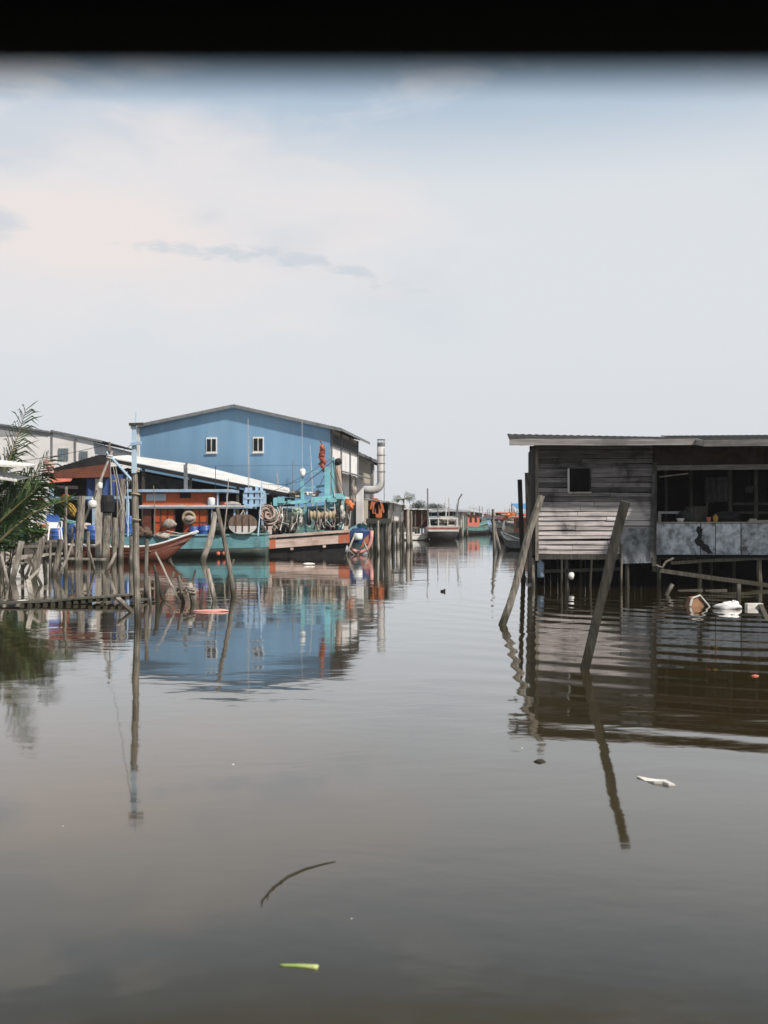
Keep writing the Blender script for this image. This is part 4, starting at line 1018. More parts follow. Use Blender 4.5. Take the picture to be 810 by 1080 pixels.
tag(b.build('round_float', WHITEPL, None, True, org=Vector((0,0,0)), loc=P(97.5,532,44.2)), 'round white float hanging on the pale spar', 'float')
b = MB(); b.lathe((0,0,-.14),[(.10,0),(.11,.05),(.11,.24),(.06,.28)],12); tag(b.build('white_can', WHITEPL, None, True, org=Vector((0,0,0)), loc=P(105.5,512,44.4)), 'white can capping the spar above the round float', 'can')

# wires
def wire(label, a, c, sag, r=.012, name='wire', m=WIRE):
    pts = []
    for i in range(15):
        k = i/14; p = Vector(a).lerp(Vector(c), k); p.z -= sag*4*k*(1-k); pts.append(p)
    b = MB(); b.tube(pts, r, 5); tag(b.build(name, m), label, 'wire')
wire('sagging wire from the tall pole across to the spar tripod', P(139,468,19.2), P(115.5,468,45), .25, .006)
wire('long wire from the spar tripod out past the left edge', P(115,468,45), P(-40,489,50), .25)

# ------------------------------------------------------------------ open shed with the white roof and the brown awning
def shed():
    D = 54.0
    t = thing('open_shed', Vector((P(190,546,D).x, D+3, 0)), 'open boat shed with a bright white sloping roof over a dark inside', 'shed', world=True)
    A = P(112,481.5,D); Bq = P(306,520,D); A2 = P(135,480,D+7); M2 = P(207,490,D+7); C2 = P(305,514.5,D+7)
    Mf = A.lerp(Bq, (207-112)/(306-112))
    b = MB(); b.sheet(A, Mf, M2, A2, 40, .008, .03); b.sheet(Mf, Bq, C2, M2, 44, .008, .03); b.build('white_roof', WHITEROOF, t)
    b = MB(); b.bar(A+Vector((0,-.04,-.16)), Bq+Vector((0,-.04,-.14)), .05, .2); b.build('eave_board', BLACK, t)
    ap = P(104,479.5,D); lf = P(46,497,D)
    b = MB(); b.sheet(lf, ap, ap+Vector((0,6,.3)), lf+Vector((0,6,.3)), 14, .02, .03); b.build('dark_roof', ROOFDARK, t)
    b = MB(); b.prism([(P(a_,0,D).x,P(0,c_,D).z) for a_,c_ in ((46,497),(104,480),(117,483),(117,491),(57,499))],D-.06,D-.01); b.build('gable_board', BLACK, t)
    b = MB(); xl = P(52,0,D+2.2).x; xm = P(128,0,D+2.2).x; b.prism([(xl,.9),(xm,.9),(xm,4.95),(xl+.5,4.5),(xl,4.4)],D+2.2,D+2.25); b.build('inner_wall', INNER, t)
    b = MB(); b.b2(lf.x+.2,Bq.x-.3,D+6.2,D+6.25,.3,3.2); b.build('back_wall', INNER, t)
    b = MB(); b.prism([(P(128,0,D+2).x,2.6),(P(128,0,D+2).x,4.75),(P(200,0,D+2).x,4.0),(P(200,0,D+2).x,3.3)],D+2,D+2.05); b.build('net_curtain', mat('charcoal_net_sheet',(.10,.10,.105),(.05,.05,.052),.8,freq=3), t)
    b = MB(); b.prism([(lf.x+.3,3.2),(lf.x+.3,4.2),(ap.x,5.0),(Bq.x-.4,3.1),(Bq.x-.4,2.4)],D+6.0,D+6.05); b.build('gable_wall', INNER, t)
    for px in (52,100,150,200,250,296):
        b = MB(); x = P(px,0,D).x; k = (px-112)/(306-112); zt = (A.z+(Bq.z-A.z)*k-.15) if k > 0 else (lf.z+(ap.z-lf.z)*(px-46)/(104-46)-.2)
        b.bar((x,D+.25,-.4),(x,D+.25,zt),.14); b.build('post', DARKWOOD, t)
    b = MB(); b.b2(lf.x,Bq.x,D+1.2,D+6.2,.85,.95); b.build('floor', DARKWOOD, t)
    b = MB(); a = P(56,497,D-.35); c = P(116,489,D-.35)
    b.sheet(P(53,504.5,D-1.0),P(116,503,D-1.0),c,a,0,0,.03,5,.05,.01); tag(b.build('awning_sheet', BROWNTARP, None), 'brown-orange awning sheet hanging from the dark roof at left', 'awning')
    b = MB(); b.sheet(P(52,509,D-1.5),P(73,507.5,D-1.5),P(76,504.5,D-1.05),P(52,504.8,D-1.05),0,0,.03,3,.04,.01); tag(b.build('awning_sheet', SALMON, None), 'small salmon-red sheet hanging under the brown awning', 'awning')
    b = MB(); b.sheet(P(91,531,D-.6),P(131,530,D-.6),P(131,500,D-.55),P(91,501,D-.55),5,.05,.02,3,0,.02); tag(b.build('blue_tarpaulin', BLUETARP, None), 'dark blue tarpaulin curtain hanging behind the spar tripod', 'tarpaulin')
    for i,(x0,x1,py,lab) in enumerate(((60,82,513,'pale folded cloth on a line under the brown awning, right of two'),(51,57,512,'pale folded cloth on a line under the brown awning, left of two'))):
        b = MB(); b.sheet(P(x0,py+2.2,D-.3),P(x1,py+2.8,D-.3),P(x1,py-.5,D-.3),P(x0,py-1.0,D-.3),2,.02,.03,2,0,.02); tag(b.build('hanging_cloth', NETP, None), lab, 'cloth')
    for (px,py,m,lab,r) in ((76,537,YELLOW,'yellow and orange bundle hung behind the stake, left','x',),(68,528,ORANGE,'orange bundle hung under the pale blue rail at left','x'),(42,531,ORANGE,'orange jacket hung by the pale blue post at left','x')):
        b = MB(); [b.blob((R.uniform(-.13,.13),R.uniform(-.1,.1),R.uniform(-.2,.2)),(.13,.11,.16),9,7,.3,R.uniform(.5,1.3)) for _ in range(8)]; tag(b.build('hanging_bundle', m, None, True, org=Vector((0,0,0)), loc=P(px,py,50.4)), lab, 'bundle')
shed()

# ------------------------------------------------------------------ aqua trawler seen from its stern
def trawler():
    D = 52.5; s = F/D; fx = lambda px: (px-322)/s; fz = lambda py: H+(CY-py)/s
    t = thing('aqua_trawler', ((322-CX)/s, D, 0), 'trawler seen from its square pink and orange stern, with an aqua net gantry', 'trawler', rz=math.radians(4))
    # hull: stern at y=0, bow at y=+14 (built along -x local of the helper, turned)
    Lh, B = 14.0, 4.45
    sub = MB()
    n = 16; st = []
    for i in range(n+1):
        k = i/n; hb = B/2*(1-max(0,(k-.5)/.5)**2.1*.97)
        zt = .70 + .35*k + 1.6*max(0,(k-.5)/.5)**2
        st.append((k*Lh, hb, zt))
    vs = []; fs = []
    for y,hb,zt in st: vs += [(hb,y,zt),(hb*.93,y,.1),(hb*.6,y,-.5),(0,y,-.8),(-hb*.6,y,-.5),(-hb*.93,y,.1),(-hb,y,zt)]
    fs = [(i*7+j,i*7+j+1,(i+1)*7+j+1,(i+1)*7+j) for i in range(n) for j in range(6)] + [tuple(range(7))] + [(i*7,(i+1)*7,(i+1)*7+6,i*7+6) for i in range(n)]
    sub.add(vs, fs); sub.build('hull', BLACK, t)
    for sd in (1,-1):
        b = MB(); vs = []
        for y,hb,zt in st: vs += [(sd*(hb-.04),y,zt-.02),(sd*(hb+.05),y,zt-.02),(sd*(hb+.06),y,zt+.42),(sd*(hb-.04),y,zt+.42)]
        b.add(vs, [(i*4+j,i*4+(j+1)%4,i*4+4+(j+1)%4,i*4+4+j) for i in range(n) for j in range(4)]+[(0,1,2,3)]); b.build('bulwark', AQUA if sd > 0 else TEAL, t)
    # stern board, slightly canted like the moored boat
    def sq(px, py, y): return Vector((fx(px), y, fz(py)))
    def board(p, q, hpx, y0, y1, m, nm, par=t):
        b = MB(); a, c = Vector((fx(p[0]),0,fz(p[1]))), Vector((fx(q[0]),0,fz(q[1]))); h = hpx/s
        b.add([(a.x,y0,a.z),(c.x,y0,c.z),(c.x,y0,c.z-h),(a.x,y0,a.z-h),(a.x,y1,a.z),(c.x,y1,c.z),(c.x,y1,c.z-h),(a.x,y1,a.z-h)],[(3,2,1,0),(4,5,6,7),(0,1,5,4),(1,2,6,5),(2,3,7,6),(3,0,4,7)]); return b.build(nm, m, par)
    sb = board((291,567.2),(357,562.3),10.8,-.20,-.06,PINKWOOD,'stern_board')
    board((277,568.2),(291,567.2),11,-.21,-.07,RUSTRED,'painted_end',sb); board((357,562.3),(368.5,561.4),11,-.21,-.07,RUSTRED,'painted_end',sb)
    board((276.5,565),(369,558.6),2.6,-.30,.10,PINKWOOD,'stern_cap')
    board((291,567.4),(357,562.5),1.3,-.215,-.201,BLACK,'shadow_strip')  # black strip painting in the shade below the stern cap
    b = MB(); b.b2(-B/2+.08,B/2-.08,.02,9,.62,.68); b.build('deck', DARKWOOD, t)
    for (px,py) in ((308,578.5),(342,576)):
        b = MB(); b.box((fx(px),-.10,fz(py)),(.16,.14,.14)); b.build('drain_block', PINKWOOD, t)
    # gantry
    yg = .9
    def gb(p, q, w_, h_, y=yg, m=AQUA, nm='gantry_beam'):
        b = MB(); b.bar(sq(p[0],p[1],y), sq(q[0],q[1],y), w_, h_); return b.build(nm, m, t)
    gb((288,531.5),(365,524.5),.24,.18); gb((300,538),(360,532),.18,.15, yg+.5); gb((330,527),(352,525),.22,.30, yg-.05)
    gb((318,514),(345,511),.12,.12, yg+.8)
    for px,py in ((291,562),(322,560),(362,558)):
        gb((px,py+8),(px,527 if px != 322 else 530),.16,.16, yg, AQUA if px != 322 else TEAL, 'gantry_leg')
    gb((345.5,560),(345.5,491),.30,.26, yg+.4, AQUA, 'gantry_mast'); gb((351.5,530),(352,481),.16,.15, yg+.5, AQUA, 'gantry_mast')
    gb((319,530),(318.5,505),.20,.2, yg+.3, AQUA, 'lamp_post'); gb((318.5,505),(318.3,440),.025,.025, yg+.3, STEEL, 'aerial')
    gb((319,497),(346,495),.06,.06, yg+.4, AQUA, 'gantry_stay')
    for (px,py,w_,h_) in ((296,527,.36,.34),(305,529,.2,.2),(330,528,.22,.26),(358,523,.44,.3),(350,527,.5,.22),(290,529,.22,.44)):
        b = MB(); b.box((fx(px),yg-.1,fz(py)),(w_,.4,h_)); b.build('gantry_block', AQUA, t)
    b = MB(); b.blob((fx(319),yg+.25,fz(498)),(.15,.13,.24),12,9,.3); b.build('deck_lamp', WHITEPL, t, True)
    # winch drum with ridged beige rope
    b = MB(); pr = []
    for i in range(29):
        k = i/28; pr.append((.21+.045*math.sin(k*2*math.pi*7)+.03*math.sin(k*9), -.72+1.44*k))
    b.lathe((fx(341),.75,fz(543.5)), pr, 16, 'X'); b.build('rope_drum', ROPE, t, True)
    for px in (325.5,357):
        b = MB(); b.lathe((fx(px),.75,fz(543.5)),[(.36,-.03),(.36,.03)],18,'X'); b.build('drum_flange', GREYTRIM, t)
    b = MB(); b.tube([sq(337,546,.55),sq(337.5,552,.5),sq(337,558,.5)],.04,6); b.tube([sq(345,547,.55),sq(343,553,.5),sq(349,556,.5),sq(353,555,.5)],.035,6); b.build('rope_tail', NETP, t)
    # wheelhouse farther forward
    b = MB(); b.b2(-1.45,1.45,6.6,9.6,.68,2.55); wh = b.build('wheelhouse', TEALG, t)
    b = MB(); b.b2(-1.7,1.7,6.3,9.9,2.553,2.66); b.build('wheelhouse_roof', PALEBLUE, wh)
    for x in (-.85,0,.85):
        b = MB(); b.b2(x-.3,x+.3,6.56,6.597,1.6,2.2); b.build('window', GLASS, wh)
    # bent exhaust pipe with black cap, canted
    b = MB(); b.tube([sq(360,530,1.6),sq(357.5,500,1.6),sq(356.5,487,1.6)],[.19,.17,.16],10); b.build('exhaust_pipe', mat('rusty_cream_pipe',(.50,.42,.36),(.36,.24,.18),.7,freq=3), t, True)
    b = MB(); b.tube([sq(355.5,487.5,1.6),sq(357,485.3,1.55),sq(360,483.6,1.5)],[.20,.21,.16],10); b.build('exhaust_cap', BLACK, t, True)
    # red flag bundle on a staff
    b = MB(); b.tube([sq(341,497,1.3),sq(339.5,464,1.3)],.03,6); b.tube([sq(339.8,466,1.3),sq(338,462.5,1.3)],.05,6,.9); b.build('flag_staff', GREYTRIM, t)
    # low clutter frames, rails and lines on the after deck
    for px,a,c in ((283,564,537),(287,563,541),(296,562,536),(301,561,534),(312,561,540),(331,559,546),(336,560,550),(353,558,533),(358,558,536),(364,558,533),(306,561,545)):
        b = MB(); b.bar(sq(px,a,.35+R.uniform(0,.6)), sq(px+R.uniform(-3,3),c,.35+R.uniform(0,.6)), R.uniform(.05,.11)); b.build('stanchion', GREYWOOD, t)
    for a,c in (((281,549),(300,546)),((355,546),(366,545))):
        b = MB(); b.bar(sq(*a,.4), sq(*c,.4), .06); b.build('side_rail', GREYWOOD, t)
    for _ in range(26):
        x0 = R.uniform(280,366); b = MB(); b.tube([sq(x0,R.uniform(528,540),R.uniform(.3,1.2)),sq(x0+R.uniform(-6,6),R.uniform(545,552),R.uniform(.2,1)),sq(x0+R.uniform(-10,10),R.uniform(553,560),R.uniform(.2,.9))],R.uniform(.015,.04),5,R.uniform(.5,1.3)); b.build('hanging_line', NETP if R.random() < .6 else WHROPE, t)
    for a,c in (((352,484),(300,528)),((352,484),(366,530)),((346,493),(330,527)),((357,500),(369,548)),((346,492),(362,526))):
        b = MB(); b.tube([sq(*a,yg+.4),sq(*c,yg+.1)],.018,5); b.build('stay', WHROPE if a[0] == 357 else WIRE, t)
    for px in (279,285,365):
        b = MB(); b.box((fx(px),-.1,fz(559)),(.2,.2,.42)); b.build('bollard', PINKWOOD, t)
    base = t.matrix_basis
    def G(px, py, y): return Vector((t.location.x, t.location.y, 0)) + Euler((0,0,math.radians(4))).to_matrix() @ sq(px,py,y)
    b = MB()
    for k in range(14):
        z_ = -.62+1.2*k/13; wv = .07+.11*max(0,math.sin(math.pi*(.15+.8*(1-k/13))))
        b.blob((R.uniform(-.05,.05)*1.2,R.uniform(-.05,.05),z_),(wv*R.uniform(.7,1.1),.10,.13),9,7,.3,R.uniform(.6,1.3))
    tag(b.build('flag_bundle', RED, None, True, org=Vector((0,0,0)), loc=G(340.5,481,1.3)), 'furled red flags tied high on the trawler mast', 'flag'); 
    def heap(px, py, y, r, m, lab, nb, nm='net_heap', cat='net'):
        b = MB(); 
        for _ in range(nb): b.blob((R.uniform(-r[0],r[0])*.6,R.uniform(-.3,.3)*r[1],R.uniform(-r[2],r[2])*.6),(r[0]*R.uniform(.35,.6),r[1]*.5,r[2]*R.uniform(.35,.6)),10,7,.25,R.uniform(.6,1.5))
        q = G(px,py,y); tag(b.build(nm, m, None, True, org=Vector((0,0,0)), loc=q), lab, cat)
    heap(305,551,.9,(.62,.5,.55),NETG,'dark green net heap on the trawler stern, left of the rope drum',9)
    heap(292,556,.8,(.42,.4,.4),NETBR,'brown net heap at the far left of the trawler stern',7)
    heap(345,555,.95,(.60,.4,.22),NETG,'low dark net heap under the rope drum',7)
    heap(314,540,.9,(.34,.3,.26),mat('pale_green_net',(.34,.42,.36),(.18,.22,.19),.9,freq=14),'pale green net bunch hanging left of the rope drum',7)
    heap(313,521,1.4,(.50,.4,.20),NETP,'pale net bundle on top of the aqua gantry',7)
    heap(335,520,1.7,(.30,.3,.17),mat('pinkish_net',(.55,.42,.38),(.4,.3,.27),.9,freq=9),'pinkish net bundle on top of the gantry near its mast',5)
    heap(366,533,1.2,(.42,.4,.32),ORANGETARP,'orange lifebuoys and floats bunched above the small blue skiff',9,'float_bunch','floats')
trawler()

def skiff():
    D = 54.0; s = F/D
    t = thing('small_skiff', ((379-CX)/s, D, 0), 'small pale pink rimmed skiff loaded with a blue tarpaulin, tied right of the trawler', 'boat')
    # seen end on: a rounded stern rim
    def ring(y, k, dz=0): 
        out = []
        for i in range(15):
            a = math.pi*(i/14); out.append((-math.cos(a)*.66*k, y, 1.30-math.sin(a)**.75*1.15*k+dz))
        return out
    ys = [(0,.96,0),(.15,1,0),(1.5,1.05,0),(3,1.0,.05),(4.2,.75,.18),(5.0,.08,.4)]
    vs = []; [vs.extend(ring(*a)) for a in ys]; n = 15
    b = MB(); b.add(vs, [(i*n+j,i*n+j+1,(i+1)*n+j+1,(i+1)*n+j) for i in range(5) for j in range(n-1)]+[tuple(range(n))]); b.build('hull', TEAL, t, True)
    b = MB(); b.tube(ring(-.03,1.02), .10, 8); b.build('stern_rim', PINKPL, t, True)
    b = MB(); b.b2(-.56,.56,-.06,.0,.62,1.28); b.build('transom', BLUETARP, t)
    b = MB(); b.prism([(.05,.35),(.5,.62),(.52,1.1),(.25,.85)],-.09,-.062); b.build('red_patch', RUSTRED, t)
    b = MB(); b.tube([(-.9,.3,.3),(-.75,.2,.9),(-.6,.1,1.6)],.05,7); b.tube([(-.45,-.15,.15),(-.15,-.2,-.1),(.1,-.2,.3)],.03,6); b.build('fender_rope', NETP, t)
    q = t.location
    b = MB(); b.blob((0,0,.1),(.50,.45,.15),14,9,.25); tag(b.build('tarpaulin_bundle', BLUETARP, None, True, org=Vector((0,0,0)), loc=(q.x,q.y+.5,1.16)), 'blue tarpaulin bundle heaped in the small skiff', 'tarpaulin')
    b = MB(); b.lathe((0,0,0),[(.19,0),(.23,.08),(.25,.34),(.22,.36)],14); tag(b.build('bucket', WHITEPL, None, True, org=Vector((0,0,0)), loc=(q.x-.06,q.y-.30,.80)), 'white bucket hung on the stern of the small skiff', 'bucket')
    b = MB(); b.sheet((q.x-.95,q.y-.35,1.25),(q.x-.55,q.y-.35,1.15),(q.x-.45,q.y-.25,.4),(q.x-.85,q.y-.25,.6),3,.05,.03,3,0,.03); tag(b.build('hanging_net', NETBR), 'brown net draped between the trawler stern and the skiff', 'net')
    for i,(px,py,px1,py1) in enumerate(((364,588,375,562),(392,592,384,572))):
        b = MB(); b.tube([P(px,py,53.2),P(px1,py1,53.6)],.05,7); tag(b.build('bamboo_pole', PALEWOOD), 'pale pole slanting into the water at the %s of the small skiff' % ('left' if i == 0 else 'right'), 'pole')
skiff()

# ------------------------------------------------------------------ blue warehouse
def warehouse():
    D = 62.0; x0 = (348-CX)/F*D; Lx, Ly = 12.4, 10.6
    t = thing('blue_warehouse', (x0, D, 0), 'large pale blue gabled warehouse with two small white windows', 'warehouse', rz=math.radians(-7.9))
    ze, zl, zr, xr = 7.62, 7.85, 9.02, -6.1
    zz = .35
    b = MB(); b.prism([(-Lx,zz),(0,zz),(0,ze),(xr,zr),(-Lx,zl)],0,.15); b.build('front_wall', BLUEWALL, t)
    b = MB(); b.b2(-.15,0,.153,Ly,3.1,ze-.05); sw = b.build('side_wall', WHITEWALL, t)
    b = MB(); b.b2(-Lx,-Lx+.15,.153,Ly,zz,zl); b.build('side_wall', BLUEWALL, t)
    b = MB(); b.prism([(-Lx+.153,zz),(-.153,zz),(-.153,ze-.1),(xr,zr),(-Lx+.153,zl)],Ly-.15,Ly); b.build('rear_wall', BLUEWALL, t)
    # truss vents under the eave
    for a in range(3):
        ya = .5+a*3.4; yb2 = ya+2.9
        b = MB(); b.b2(.002,.03,ya,yb2,6.55,7.3); v = b.build('vent_opening', BLACK, t)
        q = MB(); nseg = 4
        for i in range(nseg):
            y1 = ya+(yb2-ya)*i/nseg; y2 = ya+(yb2-ya)*(i+1)/nseg
            q.bar((.06,y1,6.6),(.06,(y1+y2)/2,7.25),.07); q.bar((.06,(y1+y2)/2,7.25),(.06,y2,6.6),.07)
        q.bar((.06,ya,6.6),(.06,yb2,6.6),.08); q.bar((.06,ya,7.25),(.06,yb2,7.25),.08); q.build('truss', GREYTRIM, v)
    for y in (.25,3.65,7.05,10.3):
        b = MB(); b.b2(.002,.10,y-.08,y+.08,.4,ze-.05); b.build('column', GREYTRIM, t)
    # roof
    oh = .8; ro = -.35; rb = Ly+.5; sl_ = (zr-ze)/(-xr); sl2 = (zr-zl)/(xr+Lx)
    b = MB(); b.sheet((xr,ro,zr+.10),(oh,ro,ze-sl_*oh+.10),(oh,rb,ze-sl_*oh+.10),(xr,rb,zr+.10),30,.02,.03); r1 = b.build('roof', ROOFDARK, t)
    b = MB(); b.sheet((-Lx-.45,ro,zl-sl2*.45+.10),(xr,ro,zr+.10),(xr,rb,zr+.10),(-Lx-.45,rb,zl-sl2*.45+.10),26,.02,.03); r2 = b.build('roof', ROOFDARK, t)
    b = MB(); b.bar((xr,ro-.02,zr+.0),(oh,ro-.02,ze-sl_*oh+.0),.03,.20); b.build('barge_board', GREYTRIM, r1)
    b = MB(); b.bar((oh+.02,ro,ze-sl_*oh-.0),(oh+.02,rb,ze-sl_*oh-.0),.03,.16); b.build('eave_trim', GREYTRIM, r1)
    b = MB(); b.bar((-Lx-.45,ro-.02,zl-sl2*.45),(xr,ro-.02,zr),.03,.20); b.build('barge_board', GREYTRIM, r2)
    b = MB(); b.bar((-Lx-.06,-.06,zz),(-Lx-.06,-.06,zl-.1),.16); b.build('downpipe', WHITEPAINT, t)
    for zc in (3.6, 5.3):
        b = MB(); b.b2(-Lx+.02,-.02,-.012,-.0085,zc-.015,zc+.015); b.build('sheet_lap', BLUEWALL, t)
    for xc in (-7.62,-4.58):
        b = MB(); b.b2(xc-.35,xc+.35,-.05,-.003,6.10,7.08); wf = b.build('window', WHITEPAINT, t)
        for s_ in (-1,1):
            q = MB(); q.b2(xc+s_*.165-.125,xc+s_*.165+.125,-.075,-.053,6.2,6.98); q.build('pane', GLASS, wf)
        q = MB(); q.b2(xc-.40,xc+.40,-.10,-.053,6.04,6.097); q.build('sill', WHITEPAINT, wf)
    # awning above the landing, dark bay and white pillar
    b = MB(); b.sheet((.10,1.0,5.1),(1.15,1.0,4.8),(1.15,9.8,4.8),(.10,9.8,5.1),6,.02,.05); b.build('side_awning', GREYTRIM, t)
    b = MB(); b.b2(-.12,-.02,.2,Ly-.2,.5,3.09); b.build('dark_bay', BLACK, t)
    b = MB(); b.b2(.15,.62,9.0,9.4,.4,4.75); b.build('pillar', WHITEWALL, t)
    b = MB(); b.b2(.03,.10,7.6,9.9,3.2,4.9); b.build('wall_panel', WHITEWALL, t)
warehouse()
def annex():
    D = 75.0; xa = (373-CX)/F*D; xb = (394-CX)/F*D
    t = thing('cream_annex', (xb, D, 0), 'stained cream annex with a low dark roof behind the blue warehouse', 'building', world=True)
    zl_, zr_ = 2+70*D/F, 2+58.5*D/F
    b = MB(); b.prism([(xa-2,1.0),(xb,1.0),(xb,zr_),(xa-2,zl_+.8)],D,D+7); b.build('wall', CREAMWALL, t)
    b = MB(); b.sheet((xa-2,D-.5,zl_+1.0),(xb+.45,D-.5,zr_+.05),(xb+.45,D+7.4,zr_+.05),(xa-2,D+7.4,zl_+1.0),10,.02,.05); b.build('roof', ROOFDARK, t)
    b = MB(); b.bar((xa-2,D-.52,zl_+.88),(xb+.45,D-.52,zr_-.07),.04,.2); b.build('fascia', GREYTRIM, t)
    b = MB(); b.b2(xb-.2,xb-.003,D-.04,D-.003,1,zr_-.1); b.build('corner_trim', GREYTRIM, t)
    b = MB(); b.b2(xa+.3,xb-.25,D-.06,D-.003,3.4,4.6); b.build('grey_panel', ZINC, t)
    Dd = 73.5; xc = (402-CX)/F*Dd; r = .30; ztop = 2+79*Dd/F; zb = 2+31*Dd/F
    t2 = thing('exhaust_duct', (xc, Dd, zb-r), 'fat grey metal exhaust duct rising beside the cream annex', 'duct', world=True)
    pts = [(xc-1.7,Dd,zb-.12),(xc-.9,Dd,zb-.12)] + [(xc-.62+.62*math.sin(a),Dd,zb+.5-.62*math.cos(a)) for a in (0,.4,.8,1.2,1.57)] + [(xc,Dd,ztop-.3)]
    b = MB(); b.tube(pts, r, 16); b.build('pipe', STEEL, t2, True)
    for k in (.25,.5,.75):
        b = MB(); z = zb+.6+(ztop-zb-.9)*k; b.torus((xc,Dd,z), r+.01, .03, (0,0,1), 20, 6); b.build('joint_ring', GREYTRIM, t2)
    b = MB(); b.lathe((xc,Dd,ztop-.29), [(r*.98,0),(r*.98,.30)], 16); b.build('mouth', GREYTRIM, t2)
    b = MB()
    for a in range(8): b.bar((xc+math.cos(a*.785)*r*.9,Dd+math.sin(a*.785)*r*.9,ztop),(xc+math.cos(a*.785)*r*.9,Dd+math.sin(a*.785)*r*.9,ztop+.22),.035)
    b.torus((xc,Dd,ztop+.23), r*.95, .03, (0,0,1), 20, 6); b.build('crown_rail', GREYTRIM, t2)
    b = MB(); b.bar((xc+r*.75,Dd-r*.75,1.8),(xc+r*.75,Dd-r*.75,ztop-.4),.05); b.build('support_rod', GREYTRIM, t2)
annex()

# white building far left
def white_building():
    D = 70.0; s = F/D; fx = lambda px: (px-CX)/s; fz = lambda py: H+(CY-py)/s
    t = thing('white_building', (fx(98), D, 0), 'white two-storey building with sloping dark roof edge at upper left', 'building', world=True)
    b = MB(); b.prism([(fx(-60),.3),(fx(98.5),.3),(fx(98.5),fz(465)),(fx(55),fz(456)),(fx(-60),fz(440))],D,D+.2); b.build('front_wall', WHITEWALL, t)
    b = MB(); b.b2(fx(98.5)-.2,fx(98.5),D+.203,D+12,.3,fz(465)-.1); b.build('side_wall', WHITEWALL, t)
    b = MB(); b.prism([(fx(-60),fz(460)),(fx(54.5),fz(459.8)),(fx(54.5),fz(455)),(fx(-60),fz(439.5))],D-.03,D-.003); b.build('grey_band', mat('pale_grey_band',(.36,.36,.36),(.30,.30,.30),.7), t)
    for px in (54.8,79.5):
        b = MB(); b.b2(fx(px)-.05,fx(px)+.05,D-.08,D-.033,.3,fz(463 if px > 60 else 457)); b.build('downpipe', GREYTRIM, t)
    for a,c,p,q in ((62.5,71.5,473,485.5),(84.5,92,476,484.5)):
        b = MB(); b.b2(fx(a),fx(c),D-.05,D-.003,fz(q),fz(p)); w_ = b.build('window', mat('blue_grey_glass',(.16,.24,.29),(.11,.17,.21),.2), t)
        for k in range(4):
            x = fx(a)+(fx(c)-fx(a))*k/3; m_ = MB(); m_.b2(x-.04,x+.04,D-.08,D-.053,fz(q)-.02,fz(p)+.02); m_.build('mullion', GREYTRIM, w_)
    b = MB(); b.sheet((fx(54),D-.15,fz(453.6)),(fx(108.5),D-.15,fz(465)),(fx(108.5),D+12,fz(465)),(fx(54),D+12,fz(453.6)),12,.02,.06); b.sheet((fx(-60),D-.15,fz(438)),(fx(53.8),D-.15,fz(455)),(fx(53.8),D+12,fz(455)),(fx(-60),D+12,fz(438)),20,.02,.06); r_ = b.build('roof', ROOFDARK, t)
    b = MB(); b.bar((fx(54),D-.17,fz(454.6)),(fx(108.5),D-.17,fz(466)),.04,.14); b.bar((fx(-60),D-.17,fz(439)),(fx(53.8),D-.17,fz(456)),.04,.13); b.build('fascia', GREYTRIM, r_)
white_building()
b = MB()
for _ in range(6): b.blob((R.uniform(-.12,.12),R.uniform(-.1,.1),R.uniform(-.3,.3)),(.17,.15,.2),9,7,.25)
tag(b.build('hanging_bundle', mat('pink_cloth',(.66,.42,.39),(.5,.28,.25),.8,freq=6), None, True, org=Vector((0,0,0)), loc=P(51,493,50.5)), 'pinkish bundle hung high at the left end of the brown awning', 'bundle')

# ------------------------------------------------------------------ timber landing and sheds receding along the left bank
def landing(name, label, D, px0, px1, zdeck, depth, nst, group=None, cat='landing'):
    xa, xb = (px0-CX)/F*D, (px1-CX)/F*D
    t = thing(name, ((xa+xb)/2, D+depth/2, 0), label, cat, group, world=True)
    b = MB(); n = max(3, int(depth/.3))
    for i in range(n): b.b2(xa,xb,D+depth*i/n,D+depth*(i+.93)/n,zdeck-.06,zdeck,R.uniform(.6,1.1))
    b.build('deck', GREYWOOD, t)
    b = MB(); b.b2(xa,xb,D-.06,D-.003,zdeck-.28,zdeck); b.build('edge_beam', DARKWOOD, t)
    for i in range(nst):
        x = xa+.1+(xb-xa-.2)*i/(nst-1)
        for y in (D+.15, D+depth-.2):
            b = MB(); log_part(b, (x+R.uniform(-.15,.15),y,-.6), (x,y,zdeck-.07), R.uniform(.06,.13), None, 7); b.build('stilt', DARKWOOD if R.random() < .7 else GREYWOOD, t)
    return t
